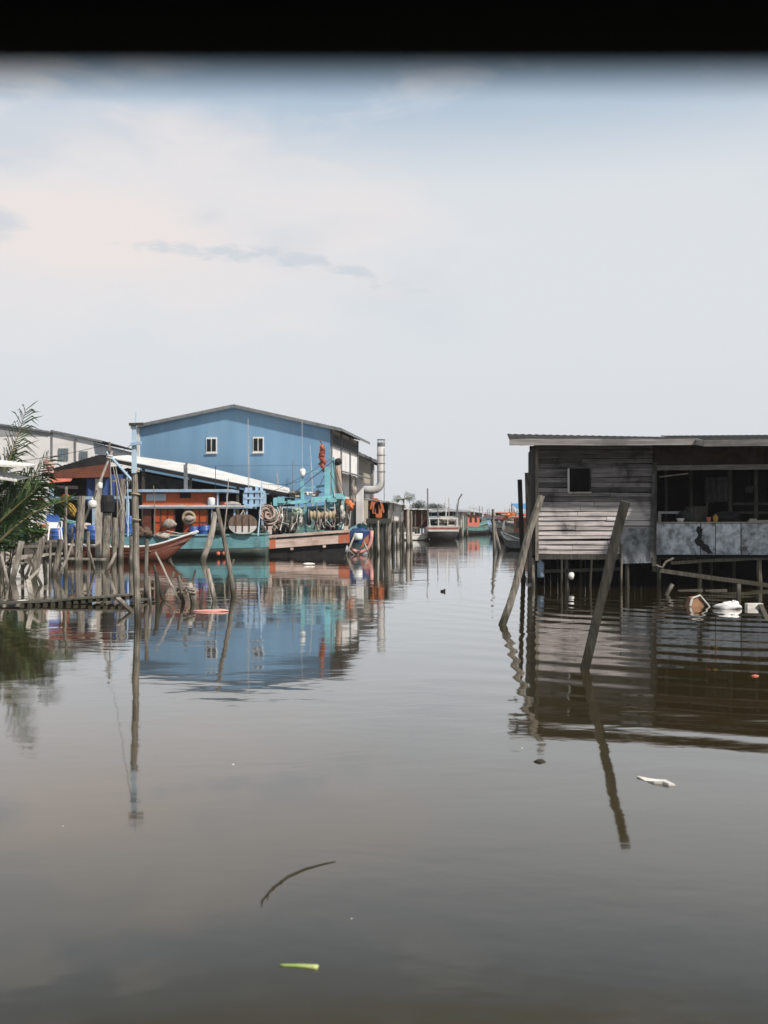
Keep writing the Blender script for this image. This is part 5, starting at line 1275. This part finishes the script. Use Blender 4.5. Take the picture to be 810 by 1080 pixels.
def shelter(name, label, D, px0, px1, pyl, pyr, pyb, depth, wall, roof, rise=.4, cat='shed', group=None, npost=3, dark=True, eave=.3):
    xa, xb = (px0-CX)/F*D, (px1-CX)/F*D; zl_, zr_, zb = H+(CY-pyl)/F*D, H+(CY-pyr)/F*D, H+(CY-pyb)/F*D
    t = thing(name, ((xa+xb)/2, D+depth/2, 0), label, cat, group, world=True)
    b = MB(); b.sheet((xa-eave,D-.3,zl_),(xb+eave,D-.3,zr_),(xb+eave,D+depth,zr_+rise),(xa-eave,D+depth,zl_+rise),max(4,int((xb-xa)*2)),.02,.05); b.build('roof', roof, t)
    b = MB(); b.prism([(xa,zb),(xb,zb),(xb,zr_-.06),(xa,zl_-.06)],D+.8 if dark else D+.2,D+.86 if dark else D+.26); b.build('wall', wall, t)
    b = MB(); b.prism([(xa,zb),(xb,zb),(xb,zr_+rise-.1),(xa,zl_+rise-.1)],D+depth-.2,D+depth-.15); b.build('rear_wall', INNER, t)
    b = MB(); b.b2(xa,xb,D,D+depth,zb-.12,zb); b.build('floor', GREYWOOD, t)
    for i in range(npost):
        k = i/(npost-1); x = xa+(xb-xa)*k; b = MB(); b.bar((x,D+.05,zb+.0),(x,D+.05,zl_+(zr_-zl_)*k-.03),.10); b.build('post', GREYWOOD, t)
        for y in (D+.1, D+depth-.3):
            b = MB(); log_part(b,(x+R.uniform(-.1,.1),y,-.5),(x,y,zb-.13),R.uniform(.07,.12),None,7); b.build('stilt', DARKWOOD, t)
    return t
landing('timber_landing', 'dark timber landing on many stilts right of the skiff, below the duct', 57.0, 386, 412, 1.95, 6, 7)
shelter('landing_shelter', 'small grey-roofed shelter with orange jackets on the dark landing below the duct', 58.2, 389, 410, 526, 530, 548, 4, INNER, ZINC, .1, npost=3)
for i,(px,py) in enumerate(((396,533),(399.5,537))):
    b = MB()
    b.add([(x_*k_,y_,z_) for y_ in (-.06,.06) for (x_,z_) in ((-.12,.42),(.12,.42),(.30,.30),(.42,-.18),(.30,-.22),(.22,.10),(.24,-.48),(-.02,-.50),(-.22,-.47),(-.22,.10),(-.30,-.25),(-.40,-.20),(-.30,.30)) for k_ in (.8,)],[tuple(range(13)),tuple(range(25,12,-1))]+[(j,j+13,(j+1)%13+13,(j+1)%13) for j in range(13)])
    tag(b.build('hanging_jacket', ORANGETARP, None, False, org=Vector((0,0,0)), loc=P(px,py,58.0)), ('left' if i == 0 else 'right')+' one of two orange jackets hanging in the landing shelter', 'jacket')
shelter('white_stilt_shed', 'white-walled stilt shed with pale roof right of the landing shelter', 66.0, 405, 425, 527, 532, 549, 5, WHITEWALL, WHITEROOF, .1, dark=False, npost=3)
shelter('stilt_shed', 'shed with a bright white flat roof, left of the far red-striped boat', 90.0, 424, 452, 536.5, 537, 556, 8, BROWNTARP, WHITEROOF, .1, npost=5)
shelter('stilt_shed', 'dark low shed directly behind the far red-striped boat', 104.0, 455, 478, 540, 539, 555, 8, INNER, ZINC, .4, npost=4)
shelter('stilt_shed', 'far shed with white wall just right of the red-striped boat', 112.0, 480, 492, 539, 540, 556, 8, WHITEWALL, ZINC, .3, npost=3, dark=False)
shelter('stilt_shed', 'farther shed with salmon wall beyond the white one in mid channel', 140.0, 491, 503, 539.5, 541.5, 553, 10, SALMON, ROOFDARK, .3, npost=3, dark=False)
shelter('stilt_shed', 'farthest dark-roofed shed at the end of the left row', 175.0, 502, 512, 540.5, 542.5, 552, 10, CREAMWALL, ROOFDARK, .3, npost=3, dark=False)
for i,(px,py,tp,wpx,lab) in enumerate(((411,578,548,2.6,'pale thin pile left of the thick far pair'),(419,577,538,3.6,'thick pale pile, left of the far pair before the white shed'),(423,576,541,3.2,'slightly lower pile touching the left thick far pile'),(430,577,537,4.2,'thickest far pile, right of the pair before the white shed'),(434,576,539,3.2,'rightmost pile of the thick far cluster'),(488,567,544,2.2,'thin far pile right of the red-striped boat'),(407,580,549,2.4,'thin far pile under the white stilt shed'),(399,584,549,2.4,'pale far pile in front of the dark landing'),(493,566,545,1.8,'far pile in front of the salmon shed'))):
    post(px,py,px+R.uniform(-1,1),tp,wpx,lab,'dock_pile','pile','piles along the far left docks',[GREYWOOD,PALEWOOD][i%2],bend=.02)

def far_boat(name, label, D, pxc, L, B, rz, mh, mband, mcab, mroof, zsc=1.0, masts=2, cabx=-.18, cabl=.42, group='boats moored along the far channel', tarp=None, cabh=1.4):
    t = thing(name, ((pxc-CX)/F*D, D+abs(math.sin(rz))*L/2*.0, 0), label, 'boat', group, rz=rz)
    hull_parts(t, L, B, 1.15*zsc, .95*zsc, 1.9*zsc, .40, mh, mband, mband, 1, .5, .9, .06)
    x0, x1 = L*(cabx-cabl/2), L*(cabx+cabl/2); z0 = .7*zsc
    b = MB(); b.b2(x0,x1,-B*.33,B*.33,z0,z0+cabh); c_ = b.build('cabin', mcab, t)
    for sd in (-1,1):
        for k in (.2,.5,.8):
            q = MB(); xx = x0+(x1-x0)*k; y = sd*(B*.33+.013); q.b2(xx-.25,xx+.25,y-.01,y+.01,z0+cabh*.5,z0+cabh*.85); q.build('window', GLASS, c_)
    for k in (-.25,.25):
        q = MB(); q.b2(x0-.025,x0-.003,B*k-.3,B*k+.3,z0+cabh*.2,z0+cabh*.8); q.build('window', GLASS, c_)
    b = MB(); b.b2(x0-.9,x1+.3,-B*.42,B*.42,z0+cabh+.003,z0+cabh+.10); b.build('roof', mroof, t)
    for y in (-.38,.38):
        b = MB(); b.bar((x0-.8,B*y,z0),(x0-.8,B*y,z0+cabh),.07); b.build('roof_post', WHITEPAINT, t)
    for i in range(masts):
        b = MB(); xx = x1-.4-i*(x1-x0+1.2)/max(1,masts-1) if masts > 1 else x1
        hh = 2.6+R.uniform(-.4,.5); b.tube([(xx,(i-.5)*.9,z0),(xx,(i-.5)*.9,z0+hh)],.05,6); b.bar((xx,(i-.5)*.9-.5,z0+hh*.82),(xx,(i-.5)*.9+.5,z0+hh*.82),.05); b.build('mast', GREYTRIM if i else WHITEPAINT, t)
    if tarp:
        b = MB(); b.sheet((x0-3.2,-B*.46,z0+cabh*.95),(x0-1.0,-B*.46,z0+cabh*1.0),(x0-1.0,B*.46,z0+cabh*1.0),(x0-3.2,B*.46,z0+cabh*.95),0,0,.04,4,-.25,.02); a = b.build('awning', tarp, t)
    return t
hp = math.pi/2
D = 87.0; s = F/D
t = far_boat('red_striped_boat', 'white fishing boat with a red stripe round its stern, moored mid left channel', D+5.5, 465.5, 12, 3.0, hp-.03, BLACK, WHITEPAINT, WHITEWALL, PALEBLUE, 1.05, 2, -.1, .35, cabh=1.3)
b = MB(); b.b2(-6.03,-6.018,-1.33,1.33,.99,1.13); b.build('red_stripe', RED, t)
b = MB()
for y in (-1.2,-.4,.4,1.2): b.bar((-5.6,y,.95),(-5.6,y,1.95),.06)
b.bar((-5.6,-1.3,1.95),(-5.6,1.3,1.95),.09); b.build('stern_frame', WHITEPAINT, t)
b = MB(); b.tube([(-4.4,1.3,.9),(-4.4,1.34,4.6)],.06,6); b.tube([(-4.4,-1.1,.9),(-4.4,-1.4,3.6),(-4.5,-1.7,4.1)],.06,6); b.build('mast', GREYTRIM, t)
for sd in (-.6,.6):
    b = MB()
    for _ in range(6): b.blob((R.uniform(-.2,.2),R.uniform(-.4,.4),R.uniform(-.1,.1)),(.25,.3,.2),9,7,.25,R.uniform(.6,1.4))
    tag(b.build('net_heap', NETBR if sd < 0 else NETP, None, True, org=Vector((0,0,0)), loc=(t.location.x+sd,t.location.y-4.6,1.15)), ('brown net heap on the left' if sd < 0 else 'pale net heap on the right')+' of the red-striped stern', 'net')
far_boat('white_rowing_boat', 'low pale boat nosing out left of the red-striped boat', 88.0, 441, 3.2, 1.1, .2, REDBROWN, WHITEPAINT, WHITEPAINT, WHITEPAINT, .5, 0, -.3, .15, cabh=.25)
far_boat('fishing_boat', 'far boat with salmon cabin at the end of the left row', 120.0, 497, 10, 2.8, hp-.6, BLACK, TEALG, SALMON, ROOFDARK, .9, 2, cabh=1.6)
far_boat('fishing_boat', 'far blue-banded boat lying broadside in mid channel', 135.0, 507, 9, 2.8, 2.6, BLACK, PALEBLUE, WHITEWALL, PALEBLUE, .9, 2)
far_boat('fishing_boat', 'farthest pale boat left of the crossed channel posts', 175.0, 515, 10, 3.0, hp+.3, BLACK, WHITEPAINT, CREAMWALL, ZINC, .9, 2, cabh=1.7)
far_boat('fishing_boat', 'right-hand far boat with orange awning beyond the crossed channel posts', 105.0, 537, 8.5, 2.8, hp+.45, BLACK, PALEBLUE, ORANGETARP, ORANGETARP, .85, 1, tarp=ORANGETARP, cabh=1.3)
far_boat('fishing_boat', 'red and orange boat tucked against the left corner of the plank house', 72.0, 555, 8.5, 2.6, hp+.25, BLACK, GREYTRIM, RUSTRED, SALMON, .9, 1, tarp=SALMON, cabh=1.3)
far_boat('fishing_boat', 'far grey boat right of the crossed channel posts', 150.0, 529, 9, 3.0, hp+.2, BLACK, GREYTRIM, CREAMWALL, ORANGETARP, .9, 2, cabh=1.5)
far_boat('grey_skiff', 'low dark skiff before the boats at the left corner of the plank house', 62.0, 549, 4.2, 1.2, hp+.5, BLACK, GREYTRIM, GREYTRIM, GREYTRIM, .55, 0, -.3, .12, cabh=.2)
# blue canopy
D = 92.0; xa, xb = (545-CX)/F*D, (562-CX)/F*D; zt = H+(CY-536)/F*D
t = thing('blue_canopy', ((xa+xb)/2, D+2, 0), 'bright blue canopy on posts over the boats behind the plank house corner', 'canopy', world=True)
b = MB(); b.sheet((xa,D,zt),(xb,D,zt-.05),(xb,D+4,zt+.5),(xa,D+4,zt+.5),0,0,.05,3,-.05); b.build('sheet', mat('bright_blue_tarp',(.10,.33,.62),(.07,.26,.5),.6), t)
b = MB(); b.sheet((xa,D-.02,zt-.9),(xa+.8,D-.02,zt-.7),(xa+.8,D-.02,zt-.02),(xa,D-.02,zt-.02),2,.03,.03); b.build('side_flap', mat('pale_blue_tarp',(.45,.62,.74),(.36,.52,.64),.6), t)
for x in (xa+.05, xb-.05):
    for y in (D+.1, D+3.9):
        b = MB(); b.bar((x,y,-.5),(x,y,zt-.05+.12*(y-D)),.09); b.build('post', GREYTRIM, t)
# right bank sheds beyond
shelter('stilt_shed', 'low orange-roofed shed far along the right bank behind the blue canopy', 165.0, 528, 548, 541, 541, 551, 8, CREAMWALL, ORANGETARP, .2, npost=4, dark=False)

# ------------------------------------------------------------------ far trees
def far_tree(D, px, py_top, wpx, label, nleaf=500):
    x = (px-CX)/F*D; zt = H+(CY-py_top)/F*D; r = wpx/F*D/2
    t = thing('broadleaf_tree', (x, D, 0), label, 'tree', 'trees behind the far sheds', world=True)
    b = MB()
    for i in range(7):
        c = Vector((x+R.uniform(-.75,.75)*r, D+R.uniform(-.5,.5)*r, zt*R.uniform(.55,.82))); leafcloud(b, c, (r*.55,r*.55,zt*.20), nleaf, r*.10)
    b.build('crown', FARLEAF, t)
    b = MB(); log_part(b, (x,D,0), (x+.2,D,zt*.7), r*.06+.05); b.tube([(x,D,zt*.35),(x-r*.5,D,zt*.65)],.08,6); b.tube([(x,D,zt*.4),(x+r*.5,D+.2,zt*.7)],.08,6); b.build('trunk', BARK, t)
far_tree(150,440,526,22,'rounded green tree behind the bright white flat roof')
far_tree(158,457,529,20,'lower tree right of the rounded one, behind the far boat masts')
far_tree(150,424,530,10,'small tree left of the rounded one behind the sheds')
D = 118.0; x = (425.5-CX)/F*D; zt = H+(CY-525)/F*D
t = thing('coconut_palm', (x,D,0), 'distant coconut palm poking above the sheds left of the tree', 'palm', world=True)
b = MB(); b.tube([(x,D,0),(x+.15,D,zt*.5),(x,D,zt-.3)],[.16,.12,.1],7); b.build('trunk', BARK, t)
for k in range(9):
    a = k*.7+.2; lf = MB(); st_ = MB(); frond(lf, st_, (x,D,zt-.3), (x+math.cos(a)*1.25,D+math.sin(a)*1.0,zt-.1+R.uniform(-.5,.8)), .16, .55, 14); o = lf.build('frond', LEAF, t); st_.build('stalk', STALK, o)
b = MB()
for i in range(150):
    px = 400+170*i/150+R.uniform(-3,3); D = 620+R.uniform(-30,30); leafcloud(b, ((px-CX)/F*D,D,2.0+R.uniform(-.6,.6)), (6,6,2.6+R.uniform(-1,.6)), 30, 1.6)
tag(b.build('mangrove_belt', FARLEAF, None, org=Vector((20,620,0))), kind='stuff', label='low dim belt of mangrove trees closing the far end of the channel', cat='trees')
b = MB(); b.b2(-900,900,632,700,-.5,1.0); tag(b.build('far_shore', MUD), kind='structure')

def haze():
    m = bpy.data.materials.new('haze_air'); m.use_nodes = True; nt = m.node_tree
    for n in list(nt.nodes):
        if n.type != 'OUTPUT_MATERIAL': nt.nodes.remove(n)
    pv = nn(nt, 'ShaderNodeVolumePrincipled'); pv.inputs['Color'].default_value = (.93,.95,.98,1); pv.inputs['Density'].default_value = .00035
    nt.links.new(pv.outputs[0], [n for n in nt.nodes if n.type == 'OUTPUT_MATERIAL'][0].inputs['Volume'])
    b = MB(); b.b2(-3200,3200,-400,5200,-3,12.5); tag(b.build('haze', m, None, org=Vector((0,0,0))), kind='stuff')
haze()

# ------------------------------------------------------------------ more clutter among the piles and boats
for a in ((61,611,76,574,3.0,'thin pole leaning right between the chair and the stout leaning pile',PALEWOOD),
          (99,603,92,571,3.0,'thin pole leaning left between the two stout piles',GREYWOOD),
          (112,604,122,583,3.4,'short thin pole leaning right at the foot of the capped pile',PALEWOOD),
          (27,607,38,581,3.0,'thin pole leaning right before the blue sack',GREYWOOD),
          (8,618,1,584,3.4,'pole leaning left at the very edge above the jetty',PALEWOOD),
          (44,617,33,590,3.0,'short thin pole leaning left over the jetty at left',GREYWOOD),
          (172,628,184,603,3.2,'slim stick leaning right across the wide flat board',GREYWOOD),
          (160,640,157,608,3.0,'thin stick just right of the tall pole foot',PALEWOOD),
          (211,640,215,618,3.2,'short stick right of the rope-wrapped stake, leaning right',GREYWOOD),
          (200,631,206,601,2.4,'thin twig-like stick behind the rope-wrapped stake',GREYWOOD),
          (240,612,247,590,2.6,'short thin stick right of the leaning pole of the A shape',GREYWOOD)):
    post(a[0],a[1],a[2],a[3],a[4],a[5],'thin_stake','stake','old timber posts standing in the water',a[6],bend=.06)
def slim(px0, py0, px1, py1, D, r, m, label, name='slim_mast', cat='mast'):
    b = MB(); p0, p1 = P(px0,py0,D), P(px1,py1,D+.3); b.tube([p0, p0.lerp(p1,.5)+Vector((.03,0,0)), p1], [r,r*.85,r*.6], 6)
    tag(b.build(name, m), label, cat)
slim(124,578,122.5,497,46.5,.045,GREYWOOD,'thin grey mast standing right of the capped pile')
slim(135,566,134,500,47.2,.035,PALEBLUE,'thin pale blue mast just left of the tall pole, behind it')
slim(163,566,162,512,48.2,.03,GREYWOOD,'thin mast in front of the left orange cabin window')
slim(236,567,241,505,48.1,.035,PALEWOOD,'thin pale spar leaning right behind the leaning A pole')
slim(272,565,276,508,48.3,.04,PALEBLUE,'pale blue spar leaning right beside the trawl door')
slim(307,545,309,486,60.5,.05,GREYTRIM,'thin dark mast rising behind the pale net on the gantry')
slim(330,540,327,470,60.8,.04,STEEL,'thin grey mast rising against the warehouse right of the lamp post')
slim(296,548,292,498,58.5,.04,PALEWOOD,'thin pale mast at the right tip of the white shed roof')
slim(368,555,373,506,56.5,.04,PALEWOOD,'pale spar leaning right above the small skiff')
wire('stay wire from the trawler mast down to the white shed roof', P(352,482,54.5), P(262,528,51.5), .2, .012)
wire('stay wire from the thin mast by the trawl door to the trawler mast', P(346,494,54.5), P(276,510,48.6), .35, .010)
def heapw(px, py, D, r, m, label, n=7, name='net_heap', cat='net'):
    b = MB()
    for _ in range(n): b.blob((R.uniform(-r[0],r[0])*.6,R.uniform(-.3,.3)*r[1],R.uniform(-r[2],r[2])*.5),(r[0]*R.uniform(.3,.55),r[1]*.5,r[2]*R.uniform(.35,.6)),10,7,.28,R.uniform(.6,1.5))
    tag(b.build(name, m, None, True, org=Vector((0,0,0)), loc=P(px,py,D)), label, cat)
heapw(152,560,49.9,(.5,.35,.32),NETBR,'brown net heap on the deck at the left end of the orange cabin')
heapw(232,558,50.1,(.45,.35,.34),NETG,'dark net heap on the deck between the barrels and the trawl door')
heapw(243,548,50.9,(.35,.3,.5),NETBR,'brown hanging net bundle left of the trawl door')
heapw(275,560,50.6,(.35,.3,.30),NETG,'dark net lump under the pinkish rope coil')
heapw(86,556,50.4,(.45,.35,.25),NETP,'pale net heap among the blue barrels behind the stout pile')
heapw(110,566,50.0,(.35,.3,.2),ORANGETARP,'orange net heap low among the blue barrels',5)
heapw(298,520,55.5,(.7,.4,.18),GREYTRIM,'grey tarpaulin heap above the left end of the aqua gantry',7,'tarpaulin_heap','tarpaulin')
heapw(352,552,53.8,(.3,.3,.4),NETBR,'brown net bunch at the right end of the rope drum')
heapw(372,522,55.0,(.25,.25,.55),NETP,'pale ropes bunched hanging above the orange floats',8,'rope_bunch','rope')
shelter('stilt_shed','far grey shed with pale roof behind the masts of the red-striped boat',128.0,466,484,538.5,540,554,8,NETP,WHITEROOF,.3,npost=4,dark=False)
shelter('stilt_shed','far brown shed peeping between the white and the salmon sheds',155.0,486,497,538,540,552,8,BROWNTARP,ZINC,.3,npost=3,dark=False)
shelter('stilt_shed','far dark-walled hut right of the salmon shed',150.0,504,511,541,542.5,552,6,REDBROWN,ROOFDARK,.2,npost=3,dark=False)
far_boat('fishing_boat','far boat with white cabin moored before the salmon shed',128.0,489,9,2.8,hp-.4,BLACK,WHITEPAINT,WHITEWALL,ROOFDARK,.85,3,cabh=1.4)
far_boat('fishing_boat','far boat with pinkish cabin just left of the crossed channel posts',150.0,519,9,2.8,hp-.2,BLACK,TEALG,PINKWOOD,SALMON,.9,3,cabh=1.6)
far_boat('fishing_boat','orange-roofed boat close behind the slim upright channel post',88.0,544,8,2.6,hp+.35,BLACK,GREYTRIM,CREAMWALL,ORANGETARP,.85,2,tarp=ORANGETARP,cabh=1.3)

heapw(300,547,53.2,(.22,.2,.3),WHITEPL,'small white float bunch before the green net heap on the trawler',5,'float_bunch','floats')
heapw(318,549,53.3,(.2,.2,.32),WHROPE,'white rope bunch hanging beside the dark green net heap',6,'rope_bunch','rope')
heapw(286,545,53.4,(.26,.2,.35),NETP,'pale net bunch beside the pinkish rope coil on the trawler',6)
heapw(362,541,53.0,(.2,.2,.4),WHROPE,'white rope bunch at the right corner of the trawler stern',6,'rope_bunch','rope')
heapw(325,521,54.3,(.3,.3,.12),WHITEPL,'white tarpaulin scrap on the gantry below the deck lamp',5,'tarpaulin_heap','tarpaulin')

for i,(px,py0,py1,D,lab) in enumerate(((436,560,529,92,'thin far mast above the pale boat bow'),(451,556,527,96,'thin far mast left of the red-striped boat'),(473,556,525,99,'tall thin far mast right behind the red-striped boat'),(482,556,531,110,'thin far mast right of the red-striped boat'),(495,556,533,125,'thin far mast above the salmon shed'),(508,555,534,130,'thin far mast above the blue-banded far boat'),(516,554,536,140,'short far mast left of the crossed channel posts'),(541,555,534,95,'thin far mast above the orange awning boats'),(532,555,537,120,'short far mast just right of the crossed channel posts'))):
    slim(px,py0,px+R.uniform(-1,1),py1,D,.055,[GREYTRIM,STEEL,PALEWOOD][i%3],lab)
for i,(px,py,tp,w_,lab) in enumerate(((456,569,552,1.8,'thin far pile at the left of the red-striped stern'),(475,566,546,1.8,'thin far pile close right of the red-striped hull'),(500,563,546,1.6,'tiny far pile before the salmon cabin boat'),(510,561,547,1.5,'tiny far pile in mid channel left of the crossed posts'),(541,569,550,2.6,'far pile left of the slim upright channel post'),(553,573,549,2.8,'far pile beside the red and orange boat'))):
    post(px,py,px+R.uniform(-1.5,1.5),tp,w_,lab,'channel_pile','pile','piles along the far channel',GREYWOOD)
for i,(px,py,D,m,lab) in enumerate(((540,545,90,ORANGETARP,'orange tarpaulin heap among the boats right of the channel posts'),(551,546,80,SALMON,'salmon tarpaulin heap on the boats beside the plank house corner'),(547,550,76,NETP,'pale net heap on the boats beside the plank house corner'),(535,548,98,NETP,'pale net heap on the far boats right of the channel posts'),(470,549,88,NETP,'pale net pile on the deck of the red-striped boat'),(503,549,122,ORANGETARP,'small orange heap on the far salmon cabin boat'))):
    heapw(px,py,D,(.9,.5,.4),m,lab,7)
def inside():
    DIM = mat('dark_cloth', (.035,.034,.036), (.018,.018,.019), .9, freq=6)  # near-black base colour for clutter inside the veranda opening
    t = next(o for o in COL.objects if o.name == 'stilt_house'); M_ = Matrix.Translation(t.location) @ Matrix.Rotation(t.rotation_euler.z, 4, 'Z')
    D = dist(619); sc = F/D; zf = H+(CY-584)/sc
    lx = lambda px: (px-567)/sc
    lz = lambda py: H+(CY-py)/sc
    def put(b, nm, m, px, y, z, lab, cat, sm=True):
        q = M_ @ Vector((lx(px), y, z)); o = b.build(nm, m, None, sm, org=Vector((0,0,0)), loc=q); o.rotation_euler = t.rotation_euler; tag(o, lab, cat)
    b = MB(); b.sheet((-.35,0,-.75),(.35,0,-.7),(.33,0,0),(-.33,0,0),4,.04,.02,3,0,.02); put(b,'hanging_cloth',DIM,757,.62,lz(503),'dark grey cloth hanging in the middle of the dark veranda','cloth',False)
    b = MB(); b.lathe((0,0,0),[(.18,0),(.30,.06),(.33,.5),(.30,.55)],14); put(b,'basket',DARKWOOD,735,.75,lz(552)-.05,'dark round basket behind the veranda rail left of the middle','basket')
    b = MB(); b.blob((0,0,.12),(.34,.25,.24),12,8,.25); b.blob((.25,.05,.1),(.2,.2,.2),10,8,.25); put(b,'cloth_heap',NETG,727,.68,lz(551),'dark cloth heap behind the veranda rail at left','cloth')
    b = MB(); b.blob((0,0,.1),(.4,.22,.16),12,8,.25); b.blob((.3,.0,.16),(.16,.16,.14),10,8,.2); put(b,'net_heap',DIM,765,.68,lz(550),'dim net heap behind the veranda rail beside the ochre bottle','net')
    b = MB(); b.bar((0,0,0),(.12,.05,1.6),.05); put(b,'leaning_stick',DARKWOOD,744,.7,zf,'thin stick leaning inside the veranda beside the hanging cloth','stick',False)
    b = MB(); b.lathe((0,0,0),[(.02,-.22),(.10,-.2),(.13,-.05),(.10,.0)],12); b.tube([(0,0,0),(0,0,.25)],.012,5); put(b,'hanging_pot',DIM,790,.6,lz(512),'small dark pot hanging in the right part of the veranda','pot')
inside()
